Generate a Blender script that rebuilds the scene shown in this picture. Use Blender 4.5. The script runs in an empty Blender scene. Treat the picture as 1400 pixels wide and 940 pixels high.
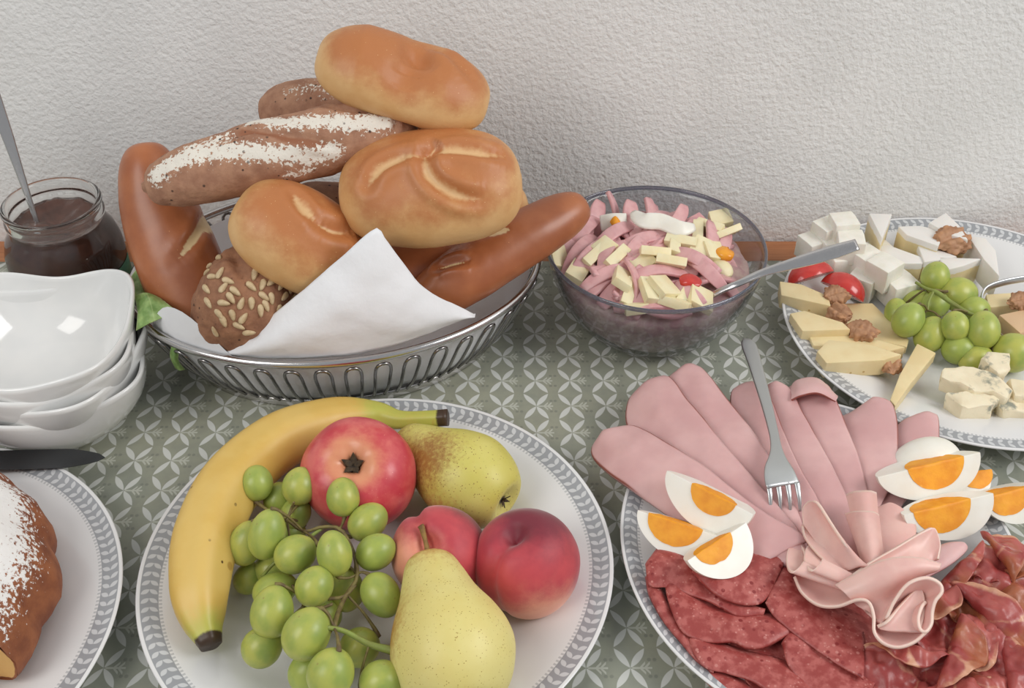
import bpy, bmesh, math, random
import numpy as np
from mathutils import Vector, Matrix

random.seed(7)
rng = np.random.RandomState(11)
S = 0.01                                  # everything below is measured in centimetres
C = bpy.context.scene.collection
scn = bpy.context.scene

# ------------------------------------------------------------------ camera
F_PX, PITCH, CAM_H = 1550.0, math.radians(39.5), 62.0
cam_d = bpy.data.cameras.new('camera')
cam_d.sensor_fit = 'HORIZONTAL'
cam_d.sensor_width = 36.0
cam_d.lens = F_PX / 1400.0 * 36.0
cam_d.clip_start = 0.02
cam = bpy.data.objects.new('camera', cam_d)
C.objects.link(cam)
cam.location = (0, 0, CAM_H * S)
cam.rotation_euler = (math.pi / 2 - PITCH, 0, 0)
scn.camera = cam

# ------------------------------------------------------------------ light
w = bpy.data.worlds.new('world')
scn.world = w
w.use_nodes = True
w.node_tree.nodes['Background'].inputs[0].default_value = (0.93, 0.96, 1.0, 1)
w.node_tree.nodes['Background'].inputs[1].default_value = 0.40

def window_light(name, loc, target, sx, sy, power, col):
    d = bpy.data.lights.new(name, 'AREA')
    d.shape = 'RECTANGLE'
    d.size, d.size_y, d.energy, d.color = sx, sy, power, col
    o = bpy.data.objects.new(name, d)
    C.objects.link(o)
    o.location = loc
    o.rotation_euler = (Vector(target) - Vector(loc)).to_track_quat('-Z', 'Y').to_euler()
    return o

window_light('window_light_left', (-1.15, -0.35, 1.45), (0, 0.7, 0.05), 0.9, 1.1, 15.0, (1.0, 0.97, 0.93))
window_light('window_light_right', (1.7, 0.1, 1.5), (0.1, 0.7, 0.05), 1.0, 1.1, 27.0, (1.0, 0.98, 0.96))

vs = scn.view_settings
vs.view_transform = 'Standard'
vs.look = 'None'
vs.exposure = -0.05
vs.gamma = 1.0
vs.use_curve_mapping = False

# ------------------------------------------------------------------ measuring helpers
SP, CP = math.sin(PITCH), math.cos(PITCH)

def P(px, py, z=0.0):
    """point of the scene seen at a photo pixel, at height z (cm)"""
    t = (py - 470) / F_PX
    d = (CAM_H - z) / (SP + t * CP)
    return np.array([(px - 700) / F_PX * d, (CP - t * SP) * d, z])

def PY(px, py, Y):
    """the same, at distance Y from the camera foot (cm)"""
    t = (py - 470) / F_PX
    d = Y / (CP - t * SP)
    return np.array([(px - 700) / F_PX * d, Y, CAM_H - (SP + t * CP) * d])

def proj(V):
    dz = CAM_H - V[:, 2]
    d = V[:, 1] * CP + dz * SP
    return np.stack([700 + F_PX * V[:, 0] / d, 470 + F_PX * (dz * CP - V[:, 1] * SP) / d], 1)

def A(*a):
    return np.array(a, float)

def unit(v):
    v = np.asarray(v, float)
    return v / (np.linalg.norm(v) + 1e-12)

# ------------------------------------------------------------------ numeric noise
def _hash(ix, iy, iz, seed):
    h = (ix.astype(np.uint64) * np.uint64(73856093)) ^ (iy.astype(np.uint64) * np.uint64(19349663)) ^ (iz.astype(np.uint64) * np.uint64(83492791)) ^ np.uint64(seed * 2654435761 % (2 ** 32))
    h = h & np.uint64(0xffffffff)
    h = ((h ^ (h >> np.uint64(15))) * np.uint64(2246822519)) & np.uint64(0xffffffff)
    h = ((h ^ (h >> np.uint64(13))) * np.uint64(3266489917)) & np.uint64(0xffffffff)
    h = h ^ (h >> np.uint64(16))
    return h.astype(np.float64) / 4294967295.0

def vnoise(p, seed=0):
    p = np.asarray(p, float) + 1000.0
    i = np.floor(p).astype(np.int64)
    f = p - i
    f = f * f * (3 - 2 * f)
    r = 0
    for dx in (0, 1):
        for dy in (0, 1):
            for dz in (0, 1):
                wgt = (f[:, 0] if dx else 1 - f[:, 0]) * (f[:, 1] if dy else 1 - f[:, 1]) * (f[:, 2] if dz else 1 - f[:, 2])
                r = r + wgt * _hash(i[:, 0] + dx, i[:, 1] + dy, i[:, 2] + dz, seed)
    return r * 2 - 1

def fbm(p, octv=3, seed=0):
    p = np.asarray(p, float)
    r, a = 0, 1.0
    for k in range(octv):
        r = r + a * vnoise(p * 2 ** k, seed + k * 17)
        a *= 0.5
    return r

# ------------------------------------------------------------------ curves and grids
def crmat(n, m, ts=None):
    """Catmull-Rom weights: m samples over n control points"""
    M = np.zeros((m, n))
    ts = np.linspace(0, 1, m) if ts is None else np.asarray(ts)
    for k, t in enumerate(ts):
        u = min(max(t, 0), 1) * (n - 1)
        i = min(int(u), n - 2)
        f = u - i
        ww = [-.5 * f ** 3 + f * f - .5 * f, 1.5 * f ** 3 - 2.5 * f * f + 1, -1.5 * f ** 3 + 2 * f * f + .5 * f, .5 * f ** 3 - .5 * f * f]
        for q, j in enumerate((i - 1, i, i + 1, i + 2)):
            if j < 0:
                M[k, 0] += 2 * ww[q]; M[k, 1] -= ww[q]
            elif j > n - 1:
                M[k, n - 1] += 2 * ww[q]; M[k, n - 2] -= ww[q]
            else:
                M[k, j] += ww[q]
    return M

def curve(pts, m, even=True):
    pts = np.array(pts, float)
    c = crmat(len(pts), 200) @ pts
    if not even:
        return crmat(len(pts), m) @ pts
    s = np.r_[0, np.cumsum(np.linalg.norm(np.diff(c[:, :3], axis=0), axis=1))]
    return np.stack([np.interp(np.linspace(0, s[-1], m), s, c[:, k]) for k in range(c.shape[1])], 1)

def gfaces(nu, nv, cu=False, cv=False, off=0, flip=False):
    f = []
    for i in range(nu if cu else nu - 1):
        for j in range(nv if cv else nv - 1):
            i2, j2 = (i + 1) % nu, (j + 1) % nv
            q = (off + i * nv + j, off + i2 * nv + j, off + i2 * nv + j2, off + i * nv + j2)
            f.append(q[::-1] if flip else q)
    return f

def vnormals(V, F):
    N = np.zeros_like(V)
    q = np.array([f if len(f) == 4 else (f[0], f[1], f[2], f[2]) for f in F if len(f) in (3, 4)])
    n = np.cross(V[q[:, 2]] - V[q[:, 0]], V[q[:, 3]] - V[q[:, 1]])
    for k in range(4):
        np.add.at(N, q[:, k], n)
    return N / (np.linalg.norm(N, axis=1, keepdims=True) + 1e-12)

def sweep(pts, a, b, up=(0, 0, 1), nv=20, e=2.0, caps='pole', bot=1.0):
    """skin along a line; a = half width, b = half height; e = squareness; bot = flattening of the lower half"""
    pts = np.asarray(pts, float)
    n = len(pts)
    a = np.broadcast_to(a, (n,)); b = np.broadcast_to(b, (n,))
    T = np.gradient(pts, axis=0)
    T /= np.linalg.norm(T, axis=1, keepdims=True) + 1e-12
    up = np.asarray(up, float)
    upn = np.broadcast_to(up, (n, 3))
    sd = np.cross(T, upn)
    sd /= np.linalg.norm(sd, axis=1, keepdims=True) + 1e-12
    u2 = np.cross(sd, T)
    ph = np.linspace(0, 2 * np.pi, nv, endpoint=False)
    c, s = np.cos(ph), np.sin(ph)
    cc = np.sign(c) * np.abs(c) ** (2 / e); ss = np.sign(s) * np.abs(s) ** (2 / e)
    ss = np.where(ss < 0, ss * bot, ss)
    V = pts[:, None, :] + sd[:, None, :] * (a[:, None] * cc)[:, :, None] + u2[:, None, :] * (b[:, None] * ss)[:, :, None]
    V = V.reshape(-1, 3)
    F = gfaces(n, nv, False, True)
    k = len(V)
    V = np.vstack([V, pts[0], pts[-1]])
    for j in range(nv):
        F.append((k, (j + 1) % nv, j) if True else None)
        F.append((k + 1, (n - 1) * nv + j, (n - 1) * nv + (j + 1) % nv))
    return V, F

def tube(pts, r, nv=8, m=None, up=None):
    pts = np.array(pts, float)
    if m:
        pts = curve(pts, m)
    r = np.interp(np.linspace(0, 1, len(pts)), np.linspace(0, 1, len(np.atleast_1d(r))), np.atleast_1d(r))
    # parallel transport
    T = np.gradient(pts, axis=0); T /= np.linalg.norm(T, axis=1, keepdims=True) + 1e-12
    u = np.cross(T[0], (0.31, 0.2, 0.93)); u = unit(u)
    U = []
    for t in T:
        u = unit(u - t * np.dot(u, t)); U.append(u)
    U = np.array(U); W = np.cross(T, U)
    ph = np.linspace(0, 2 * np.pi, nv, endpoint=False)
    V = pts[:, None] + r[:, None, None] * (U[:, None] * np.cos(ph)[None, :, None] + W[:, None] * np.sin(ph)[None, :, None])
    V = V.reshape(-1, 3)
    F = gfaces(len(pts), nv, False, True)
    F.append(tuple(range(nv))[::-1]); F.append(tuple((len(pts) - 1) * nv + j for j in range(nv)))
    return V, F

def ring(cx, cy, z, a, b, rot, r, n=96, nv=10, zf=None):
    th = np.linspace(0, 2 * np.pi, n, endpoint=False)
    x, y = a * np.cos(th), b * np.sin(th)
    cr, sr = math.cos(rot), math.sin(rot)
    pts = np.stack([cx + x * cr - y * sr, cy + x * sr + y * cr, np.full(n, z)], 1)
    nx, ny = b * np.cos(th), a * np.sin(th)
    N = np.stack([nx * cr - ny * sr, nx * sr + ny * cr, np.zeros(n)], 1); N /= np.linalg.norm(N, axis=1, keepdims=True)
    ph = np.linspace(0, 2 * np.pi, nv, endpoint=False)
    rr = r if isinstance(r, tuple) else (r, r)
    V = pts[:, None] + N[:, None] * (rr[0] * np.cos(ph))[None, :, None] + A(0, 0, 1)[None, None] * (rr[1] * np.sin(ph))[None, :, None]
    return V.reshape(-1, 3), gfaces(n, nv, True, True)

def lathe(prof, n=96, c=(0, 0), a=1.0, b=1.0, rot=0.0, closed=False):
    """prof: list of (r, z); scaled to an oval by a, b"""
    prof = np.array(prof, float)
    th = np.linspace(0, 2 * np.pi, n, endpoint=False)
    x = np.outer(np.cos(th), prof[:, 0]) * a; y = np.outer(np.sin(th), prof[:, 0]) * b
    cr, sr = math.cos(rot), math.sin(rot)
    V = np.stack([c[0] + x * cr - y * sr, c[1] + x * sr + y * cr, np.broadcast_to(prof[:, 1], x.shape)], 2).reshape(-1, 3)
    return V, gfaces(n, len(prof), True, closed)

def solid(G, th):
    """a grid of points (nu, nv, 3) made into a sheet of thickness th"""
    nu, nv = G.shape[:2]
    V = G.reshape(-1, 3)
    F = gfaces(nu, nv)
    N = vnormals(V, F)
    t = np.broadcast_to(th, (len(V),)) if np.ndim(th) <= 1 else np.asarray(th).reshape(-1)
    T, B = V + N * t[:, None] / 2, V - N * t[:, None] / 2
    n = len(V)
    FF = F + gfaces(nu, nv, off=n, flip=True)
    loop = [i * nv for i in range(nu)] + [(nu - 1) * nv + j for j in range(1, nv)] + [i * nv + nv - 1 for i in range(nu - 2, -1, -1)] + [j for j in range(nv - 2, 0, -1)]
    for k in range(len(loop)):
        p, q = loop[k], loop[(k + 1) % len(loop)]
        FF.append((p, q, q + n, p + n))
    return np.vstack([T, B]), FF

def sheetgrid(ctrl, nu, nv):
    ctrl = np.array(ctrl, float)
    U = crmat(ctrl.shape[0], nu); W = crmat(ctrl.shape[1], nv)
    return np.einsum('ai,ijk,bj->abk', U, ctrl, W)

def box_cheese(poly, z0, z1, bev=0.12, jit=0.0, seed=0, top_shift=(0, 0), sub=1):
    """solid with a polygon outline between two heights, edges softened"""
    bm = bmesh.new()
    b = [bm.verts.new((p[0], p[1], z0)) for p in poly]
    t = [bm.verts.new((p[0] + top_shift[0], p[1] + top_shift[1], z1 if len(p) < 3 else p[2])) for p in poly]
    n = len(poly)
    bm.faces.new(b[::-1]); bm.faces.new(t)
    for i in range(n):
        bm.faces.new((b[i], b[(i + 1) % n], t[(i + 1) % n], t[i]))
    bmesh.ops.recalc_face_normals(bm, faces=bm.faces)
    if bev > 0:
        bmesh.ops.bevel(bm, geom=bm.edges[:], offset=bev, segments=2, profile=0.6, affect='EDGES')
    if sub:
        bmesh.ops.triangulate(bm, faces=[f for f in bm.faces if len(f.verts) > 4])
        bmesh.ops.subdivide_edges(bm, edges=bm.edges[:], cuts=sub, use_grid_fill=True)
    V = np.array([v.co[:] for v in bm.verts]); bm.verts.index_update()
    F = [tuple(v.index for v in f.verts) for f in bm.faces]
    bm.free()
    if jit:
        V = V + np.stack([fbm(V * 0.9 + k * 31.7, 3, seed + k) for k in range(3)], 1) * jit
    return V, F

# ------------------------------------------------------------------ objects
ORG = {}

def setp(o, label=None, cat=None, group=None, kind=None):
    for k, v in (('label', label), ('category', cat), ('group', group), ('kind', kind)):
        if v:
            o[k] = v
    return o

def mk(name, V, F, mat, parent=None, smooth=True, attrs=None, label=None, cat=None, group=None, kind=None, org=None):
    """ONE mesh object; V in world centimetres, origin at the base of the mesh"""
    V = np.asarray(V, float)
    if org is None:
        org = A((V[:, 0].min() + V[:, 0].max()) / 2, (V[:, 1].min() + V[:, 1].max()) / 2, V[:, 2].min())
    org = np.asarray(org, float)
    me = bpy.data.meshes.new(name)
    me.from_pydata(((V - org) * S).tolist(), [], [tuple(int(i) for i in f) for f in F])
    bm = bmesh.new(); bm.from_mesh(me)
    bmesh.ops.recalc_face_normals(bm, faces=bm.faces)
    bm.to_mesh(me); bm.free()
    if smooth:
        me.polygons.foreach_set('use_smooth', [True] * len(me.polygons))
        if smooth != True:
            me.set_sharp_from_angle(angle=math.radians(smooth))
    for k, v in (attrs or {}).items():
        v = np.asarray(v, float)
        if v.ndim == 1:
            at = me.attributes.new(k, 'FLOAT', 'POINT'); at.data.foreach_set('value', v)
        else:
            at = me.attributes.new(k, 'FLOAT_VECTOR', 'POINT'); at.data.foreach_set('vector', v.reshape(-1))
    me.materials.append(mat)
    o = bpy.data.objects.new(name, me)
    C.objects.link(o)
    po = ORG.get(parent.name, A(0, 0, 0)) if parent else A(0, 0, 0)
    o.location = ((org - po) * S).tolist()
    if parent:
        o.parent = parent
    ORG[o.name] = org
    return setp(o, label, cat, group, kind)

def thing(name, label, cat, loc, group=None):
    o = bpy.data.objects.new(name, None)
    o.empty_display_size = 0.02
    C.objects.link(o)
    loc = np.asarray(loc, float)
    o.location = (loc * S).tolist()
    ORG[o.name] = loc
    return setp(o, label, cat, group)

def place(src, name, loc, R=None, scale=(1, 1, 1), parent=None, label=None, cat=None, group=None, mat=None):
    """a further object on an existing mesh; loc in world cm, R = 3x3 of column axes"""
    o = bpy.data.objects.new(name, src)
    C.objects.link(o)
    po = ORG.get(parent.name, A(0, 0, 0)) if parent else A(0, 0, 0)
    M = Matrix(np.asarray(R).tolist()) if R is not None else Matrix.Identity(3)
    o.rotation_euler = M.to_euler()
    o.scale = scale
    o.location = ((np.asarray(loc, float) - po) * S).tolist()
    if parent:
        o.parent = parent
    ORG[o.name] = np.asarray(loc, float)
    return setp(o, label, cat, group)

def meshdata(name, V, F, mat, smooth=True, attrs=None):
    o = mk(name, V, F, mat, smooth=smooth, attrs=attrs, org=(0, 0, 0))
    me = o.data
    bpy.data.objects.remove(o)
    return me

def frame(x, up=(0, 0, 1)):
    x = unit(x)
    y = np.cross(up, x)
    if np.linalg.norm(y) < 1e-3:
        y = np.cross((0, 1, 0), x)
    y = unit(y)
    return np.stack([x, y, np.cross(x, y)], 1)

def rotx(a):
    c, s = math.cos(a), math.sin(a)
    return np.array([[1, 0, 0], [0, c, -s], [0, s, c]])

def rotz(a):
    c, s = math.cos(a), math.sin(a)
    return np.array([[c, -s, 0], [s, c, 0], [0, 0, 1]])

# ------------------------------------------------------------------ materials
def lin(r, g, b):
    f = lambda c: (c / 255 / 12.92) if c / 255 <= 0.04045 else ((c / 255 + 0.055) / 1.055) ** 2.4
    return (f(r), f(g), f(b), 1)

class Mat:
    def __init__(s, name):
        s.m = bpy.data.materials.new(name)
        s.m.use_nodes = True
        s.nt = s.m.node_tree
        s.b = s.nt.nodes['Principled BSDF']
        s.out = s.nt.nodes['Material Output']
        s._c = None
    def n(s, t, **kw):
        x = s.nt.nodes.new(t)
        for k, v in kw.items():
            setattr(x, k, v)
        return x
    def put(s, sock, v):
        if hasattr(v, 'is_output') or isinstance(v, bpy.types.NodeSocket):
            s.nt.links.new(v, sock)
        elif v is not None:
            sock.default_value = v
    def coord(s):
        if s._c is None:
            t = s.n('ShaderNodeTexCoord'); mp = s.n('ShaderNodeMapping')
            mp.inputs['Scale'].default_value = (100, 100, 100)
            s.nt.links.new(t.outputs['Object'], mp.inputs['Vector'])
            s._c = mp.outputs['Vector']
        return s._c
    def math(s, op, a, b=None, c=None, clamp=False):
        x = s.n('ShaderNodeMath', operation=op, use_clamp=clamp)
        for i, v in enumerate((a, b, c)):
            s.put(x.inputs[i], v)
        return x.outputs[0]
    def noise(s, scale, detail=4, rough=0.55, vec=None, dist=0.0):
        x = s.n('ShaderNodeTexNoise')
        s.put(x.inputs['Vector'], vec if vec is not None else s.coord())
        x.inputs['Scale'].default_value = scale; x.inputs['Detail'].default_value = detail
        x.inputs['Roughness'].default_value = rough; x.inputs['Distortion'].default_value = dist
        return x.outputs['Fac']
    def voro(s, scale, feature='F1', vec=None):
        x = s.n('ShaderNodeTexVoronoi', feature=feature)
        s.put(x.inputs['Vector'], vec if vec is not None else s.coord())
        x.inputs['Scale'].default_value = scale
        return x.outputs['Distance']
    def attr(s, name, vec=False):
        x = s.n('ShaderNodeAttribute', attribute_name=name)
        return x.outputs['Vector' if vec else 'Fac']
    def step(s, v, lo, hi):
        x = s.n('ShaderNodeMapRange', interpolation_type='SMOOTHSTEP', clamp=True)
        s.put(x.inputs['Value'], v)
        x.inputs['From Min'].default_value = lo; x.inputs['From Max'].default_value = hi
        return x.outputs['Result']
    def mix(s, f, a, b):
        x = s.n('ShaderNodeMix', data_type='RGBA')
        s.put(x.inputs[0], f); s.put(x.inputs[6], a); s.put(x.inputs[7], b)
        return x.outputs[2]
    def scal(s, v, vec):
        x = s.n('ShaderNodeVectorMath', operation='MULTIPLY'); s.put(x.inputs[0], vec); x.inputs[1].default_value = v
        return x.outputs[0]
    def sep(s, v):
        x = s.n('ShaderNodeSeparateXYZ'); s.put(x.inputs[0], v); return x.outputs
    def bump(s, h, strength=0.3, dist=0.1, prev=None):
        x = s.n('ShaderNodeBump')
        x.inputs['Strength'].default_value = strength; x.inputs['Distance'].default_value = dist * S
        s.put(x.inputs['Height'], h)
        if prev is not None:
            s.nt.links.new(prev, x.inputs['Normal'])
        return x.outputs['Normal']
    def fin(s, col=None, rough=0.5, normal=None, **kw):
        s.put(s.b.inputs['Base Color'], col); s.put(s.b.inputs['Roughness'], rough)
        if normal is not None:
            s.nt.links.new(normal, s.b.inputs['Normal'])
        for k, v in kw.items():
            s.put(s.b.inputs[k.replace('_', ' ')], v)
        return s.m

def food(name, c1, c2, scale=0.6, lo=0.35, hi=0.65, rough=0.5, bump=0.0, bscale=6.0, layers=(), sss=0.0, sr=(0.6, 0.3, 0.2), detail=4, spots=None, **kw):
    """two mottled colours, then layers (attribute, colour, lo, hi, noise scale, noise strength), then spots (colour, scale, size)"""
    m = Mat(name)
    col = m.mix(m.step(m.noise(scale, detail), lo, hi), lin(*c1), lin(*c2))
    for L in layers:
        f = m.attr(L[0])
        if len(L) > 4 and L[5]:
            nz = m.math('MULTIPLY', m.math('SUBTRACT', m.noise(L[4], 5, 0.65), 0.5), L[5])
            f = m.math('ADD', f, nz)
        col = m.mix(m.step(f, L[2], L[3]), col, lin(*L[1]))
    if spots:
        for sc, ss, sz in (spots if isinstance(spots, list) else [spots]):
            d = m.voro(ss)
            gate = m.step(m.noise(ss * 0.37, 2), 0.45, 0.6)
            col = m.mix(m.math('MULTIPLY', m.math('SUBTRACT', 1.0, m.step(d, sz * 0.6, sz)), gate), col, lin(*sc))
    nrm = m.bump(m.noise(bscale, 5, 0.6), bump, 0.1) if bump else None
    if sss:
        m.b.inputs['Subsurface Weight'].default_value = sss
        m.b.inputs['Subsurface Radius'].default_value = sr
        m.b.inputs['Subsurface Scale'].default_value = S
    return m.fin(col, rough, nrm, **kw)

def metal(name, col, rough, aniso=0.0):
    m = Mat(name)
    r = m.math('ADD', m.math('MULTIPLY', m.noise(3.0, 4), 0.12), rough - 0.05)
    return m.fin(lin(*col), r, m.bump(m.noise(30, 2), 0.03, 0.02), Metallic=1.0)

def thin_glass(name, tint, refl=0.9):
    m = Mat(name)
    tr = m.n('ShaderNodeBsdfTransparent'); tr.inputs[0].default_value = tint
    gl = m.n('ShaderNodeBsdfGlossy'); gl.inputs['Roughness'].default_value = 0.04
    gl.inputs['Color'].default_value = (refl, refl, refl, 1)
    lw = m.n('ShaderNodeLayerWeight'); lw.inputs['Blend'].default_value = 0.5
    fr = m.math('ADD', m.math('MULTIPLY', m.math('POWER', lw.outputs['Facing'], 3.5), 0.75), 0.035)
    ms = m.n('ShaderNodeMixShader')
    m.nt.links.new(fr, ms.inputs[0]); m.nt.links.new(tr.outputs[0], ms.inputs[1]); m.nt.links.new(gl.outputs[0], ms.inputs[2])
    m.nt.links.new(ms.outputs[0], m.out.inputs['Surface'])
    return m.m

# wall plaster
m = Mat('plaster_white')
hw = m.math('ADD', m.math('MULTIPLY', m.noise(2.0, 2, 0.5, dist=0.15), 0.8), m.math('MULTIPLY', m.noise(5.0, 3, 0.6), 0.2))
WALL = m.fin(m.mix(m.step(m.noise(0.12, 3), 0.3, 0.7), lin(231, 230, 228), lin(238, 237, 235)), 0.9, m.bump(hw, 0.65, 0.30), Specular_IOR_Level=0.2)

m = Mat('oak_wood')
wv = m.scal((0.15, 2.4, 2.4), m.coord())
WOOD = m.fin(m.mix(m.step(m.noise(1.0, 5, 0.6, wv), 0.3, 0.7), lin(166, 104, 66), lin(190, 128, 86)), 0.45, m.bump(m.noise(2.0, 4, 0.6, wv), 0.15, 0.05))

m = Mat('floor_tiles_grey')
FLOOR = m.fin(m.mix(m.step(m.noise(0.05, 4), 0.3, 0.7), lin(150, 140, 128), lin(170, 160, 148)), 0.6)

# tablecloth print: four leaves round each star, a twig to the right of it
def cloth_material():
    m = Mat('tablecloth_print')
    X, Y, Z = m.sep(m.coord())
    sx, sy = 2.80, 3.08
    wob = m.math('MULTIPLY', m.math('SUBTRACT', m.noise(0.25, 2), 0.5), 0.25)
    cx = m.math('SUBTRACT', m.math('FRACT', m.math('DIVIDE', m.math('ADD', X, wob), sx)), 0.5)
    cy = m.math('SUBTRACT', m.math('FRACT', m.math('DIVIDE', Y, sy)), 0.5)
    xs = m.math('MULTIPLY', cx, sx); ys = m.math('MULTIPLY', cy, sy)
    ax, ay = m.math('ABSOLUTE', xs), m.math('ABSOLUTE', ys)
    tx, ty = 0.36 * sx, 0.49 * sy
    L = math.hypot(tx, ty)
    u = m.math('DIVIDE', m.math('ADD', m.math('MULTIPLY', ax, tx / L), m.math('MULTIPLY', ay, ty / L)), L)
    v = m.math('ABSOLUTE', m.math('SUBTRACT', m.math('MULTIPLY', ax, ty / L), m.math('MULTIPLY', ay, tx / L)))
    lens = m.math('MULTIPLY', m.math('MULTIPLY', u, m.math('SUBTRACT', 1.0, u)), 4 * 0.25)
    leaf = m.step(m.math('SUBTRACT', lens, v), -0.01, 0.045)
    def seg(lo, hi, dist_expr, wd):
        a = m.math('MULTIPLY', m.step(xs, lo - 0.02, lo + 0.02), m.math('SUBTRACT', 1.0, m.step(xs, hi - 0.02, hi + 0.02)))
        return m.math('MULTIPLY', a, m.math('SUBTRACT', 1.0, m.step(dist_expr, wd * 0.5, wd)))
    tw = seg(0.1, 1.38, ay, 0.10)
    for x0 in (0.62, 0.92):
        dd = m.math('MULTIPLY', m.math('ABSOLUTE', m.math('SUBTRACT', ay, m.math('MULTIPLY', m.math('SUBTRACT', xs, x0), 1.15))), 0.66)
        tw = m.math('MAXIMUM', tw, seg(x0, x0 + 0.34, dd, 0.09))
    # small dark dots beside the twigs
    dx = m.math('SUBTRACT', ax, 1.22); dy = m.math('SUBTRACT', ay, 0.62)
    dots = m.math('SUBTRACT', 1.0, m.step(m.math('SQRT', m.math('ADD', m.math('MULTIPLY', dx, dx), m.math('MULTIPLY', dy, dy))), 0.09, 0.17))
    base = m.mix(m.step(m.noise(0.10, 3), 0.35, 0.65), lin(146, 151, 138), lin(158, 159, 141))
    base = m.mix(m.math('MULTIPLY', m.step(m.noise(0.9, 3), 0.4, 0.7), 0.25), base, lin(128, 130, 124))
    base = m.mix(m.math('MULTIPLY', dots, 0.5), base, lin(112, 116, 108))
    col = m.mix(m.math('MULTIPLY', tw, 0.85), base, lin(194, 196, 184))
    col = m.mix(m.math('MULTIPLY', leaf, 0.92), col, lin(212, 214, 209))
    nrm = m.bump(m.noise(14.0, 2), 0.08, 0.03, m.bump(m.noise(0.35, 2), 0.25, 0.3))
    return m.fin(col, 0.42, nrm, Specular_IOR_Level=0.45)
CLOTH = cloth_material()

# porcelain with a printed grey leaf border (pc = position on the plate, cm, as if round with radius 15.7)
def plate_material():
    m = Mat('porcelain_leaf_border')
    x, y, z = m.sep(m.attr('pc', True))
    r = m.math('SQRT', m.math('ADD', m.math('MULTIPLY', x, x), m.math('MULTIPLY', y, y)))
    th = m.math('ARCTAN2', y, x)
    band = m.math('MULTIPLY', m.step(r, 14.28, 14.32), m.math('SUBTRACT', 1.0, m.step(r, 15.42, 15.46)))
    N = 128
    s = m.math('FRACT', m.math('MULTIPLY', m.math('ADD', m.math('DIVIDE', th, 2 * math.pi), 0.5), N))
    q = m.math('ABSOLUTE', m.math('SUBTRACT', r, 14.87))
    # lens shaped leaves springing from the mid line, pointing along the border
    leaf = None
    for sh in (0.0, 1.0):
        sc = m.math('MULTIPLY', m.math('ADD', s, sh - 0.60), 0.72)
        ux, uy = 0.62, 0.785
        u = m.math('DIVIDE', m.math('ADD', m.math('MULTIPLY', sc, ux), m.math('MULTIPLY', q, uy)), 0.66)
        v = m.math('ABSOLUTE', m.math('SUBTRACT', m.math('MULTIPLY', sc, uy), m.math('MULTIPLY', q, ux)))
        le = m.step(m.math('SUBTRACT', m.math('MULTIPLY', m.math('MULTIPLY', u, m.math('SUBTRACT', 1.0, u)), 4 * 0.17), v), -0.02, 0.04)
        leaf = le if leaf is None else m.math('MAXIMUM', leaf, le)
    s2 = m.math('ABSOLUTE', m.math('SUBTRACT', m.math('FRACT', m.math('MULTIPLY', m.math('DIVIDE', th, 2 * math.pi), 300)), 0.5))
    fr = m.math('MULTIPLY', m.step(r, 14.08, 14.1), m.math('SUBTRACT', 1.0, m.step(r, 14.28, 14.3)))
    fr = m.math('MULTIPLY', fr, m.math('SUBTRACT', 1.0, m.step(s2, 0.2, 0.3)))
    white, grey = lin(226, 226, 226), lin(154, 157, 161)
    col = m.mix(band, white, grey)
    col = m.mix(m.math('MULTIPLY', band, leaf), col, lin(204, 206, 208))
    col = m.mix(m.math('MULTIPLY', fr, 0.55), col, grey)
    return m.fin(col, 0.14, Specular_IOR_Level=0.5, Coat_Weight=0.3, Coat_Roughness=0.06)
PLATE = plate_material()

m = Mat('white_porcelain')
PORC = m.fin(m.mix(m.step(m.noise(0.3, 2), 0.3, 0.7), lin(226, 227, 226), lin(232, 232, 230)), 0.12, Coat_Weight=0.4, Coat_Roughness=0.05)

STEEL = metal('polished_steel', (205, 203, 202), 0.20)
WIRE = metal('basket_wire_steel', (150, 148, 147), 0.24)
m = Mat('jar_glass')
JGLASS = m.fin((0.97, 0.98, 0.975, 1), 0.02, Transmission_Weight=1.0, IOR=1.45)
STEEL_D = metal('brushed_steel', (200, 203, 203), 0.34)
BLADE = metal('dark_steel_blade', (92, 94, 96), 0.38)
GLASS = thin_glass('clear_glass', (0.93, 0.95, 0.94, 1))
SMOKE = thin_glass('smoky_glass', (0.79, 0.80, 0.825, 1))
m = Mat('smoky_glass_rim')
SMOKE_R = m.fin(lin(150, 153, 168), 0.08, Transmission_Weight=0.8, Coat_Weight=0.3)

KAISER = food('wheat_crust', (212, 164, 106), (222, 180, 124), 0.35, 0.3, 0.7, 0.5, 0.3, 2.2,
              layers=[('top', (186, 118, 68), 0.30, 0.95, 0.45, 0.9), ('score', (220, 180, 130), 0.25, 1.0, 1.4, 0.9)], spots=[((236, 204, 150), 3.2, 0.10)], Coat_Weight=0.12, Coat_Roughness=0.35)
LYE = food('lye_crust', (158, 90, 54), (178, 108, 66), 0.3, 0.3, 0.7, 0.40, 0.08, 3.0,
           layers=[('score', (226, 200, 152), 0.40, 0.70, 3.0, 0.25)], spots=[((214, 150, 100), 1.6, 0.07)], Coat_Weight=0.25, Coat_Roughness=0.25)
RYE = food('rye_crust', (152, 108, 84), (180, 136, 108), 0.8, 0.3, 0.7, 0.75, 0.5, 5.0,
           layers=[('cut', (150, 98, 70), 0.45, 0.8, 2.0, 0.3), ('flour', (230, 224, 212), 0.60, 0.72, 3.6, 2.6)], spots=[((62, 42, 34), 1.5, 0.20)])
SEEDB = food('seeded_crust', (134, 92, 68), (162, 116, 86), 0.9, 0.3, 0.7, 0.8, 0.7, 4.0, layers=[('flour', (190, 150, 118), 0.6, 0.9, 3, 0.6)], spots=[((70, 42, 30), 1.4, 0.2)])
SEED = food('sunflower_seed', (206, 184, 146), (176, 150, 112), 2.0, rough=0.55)
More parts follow.
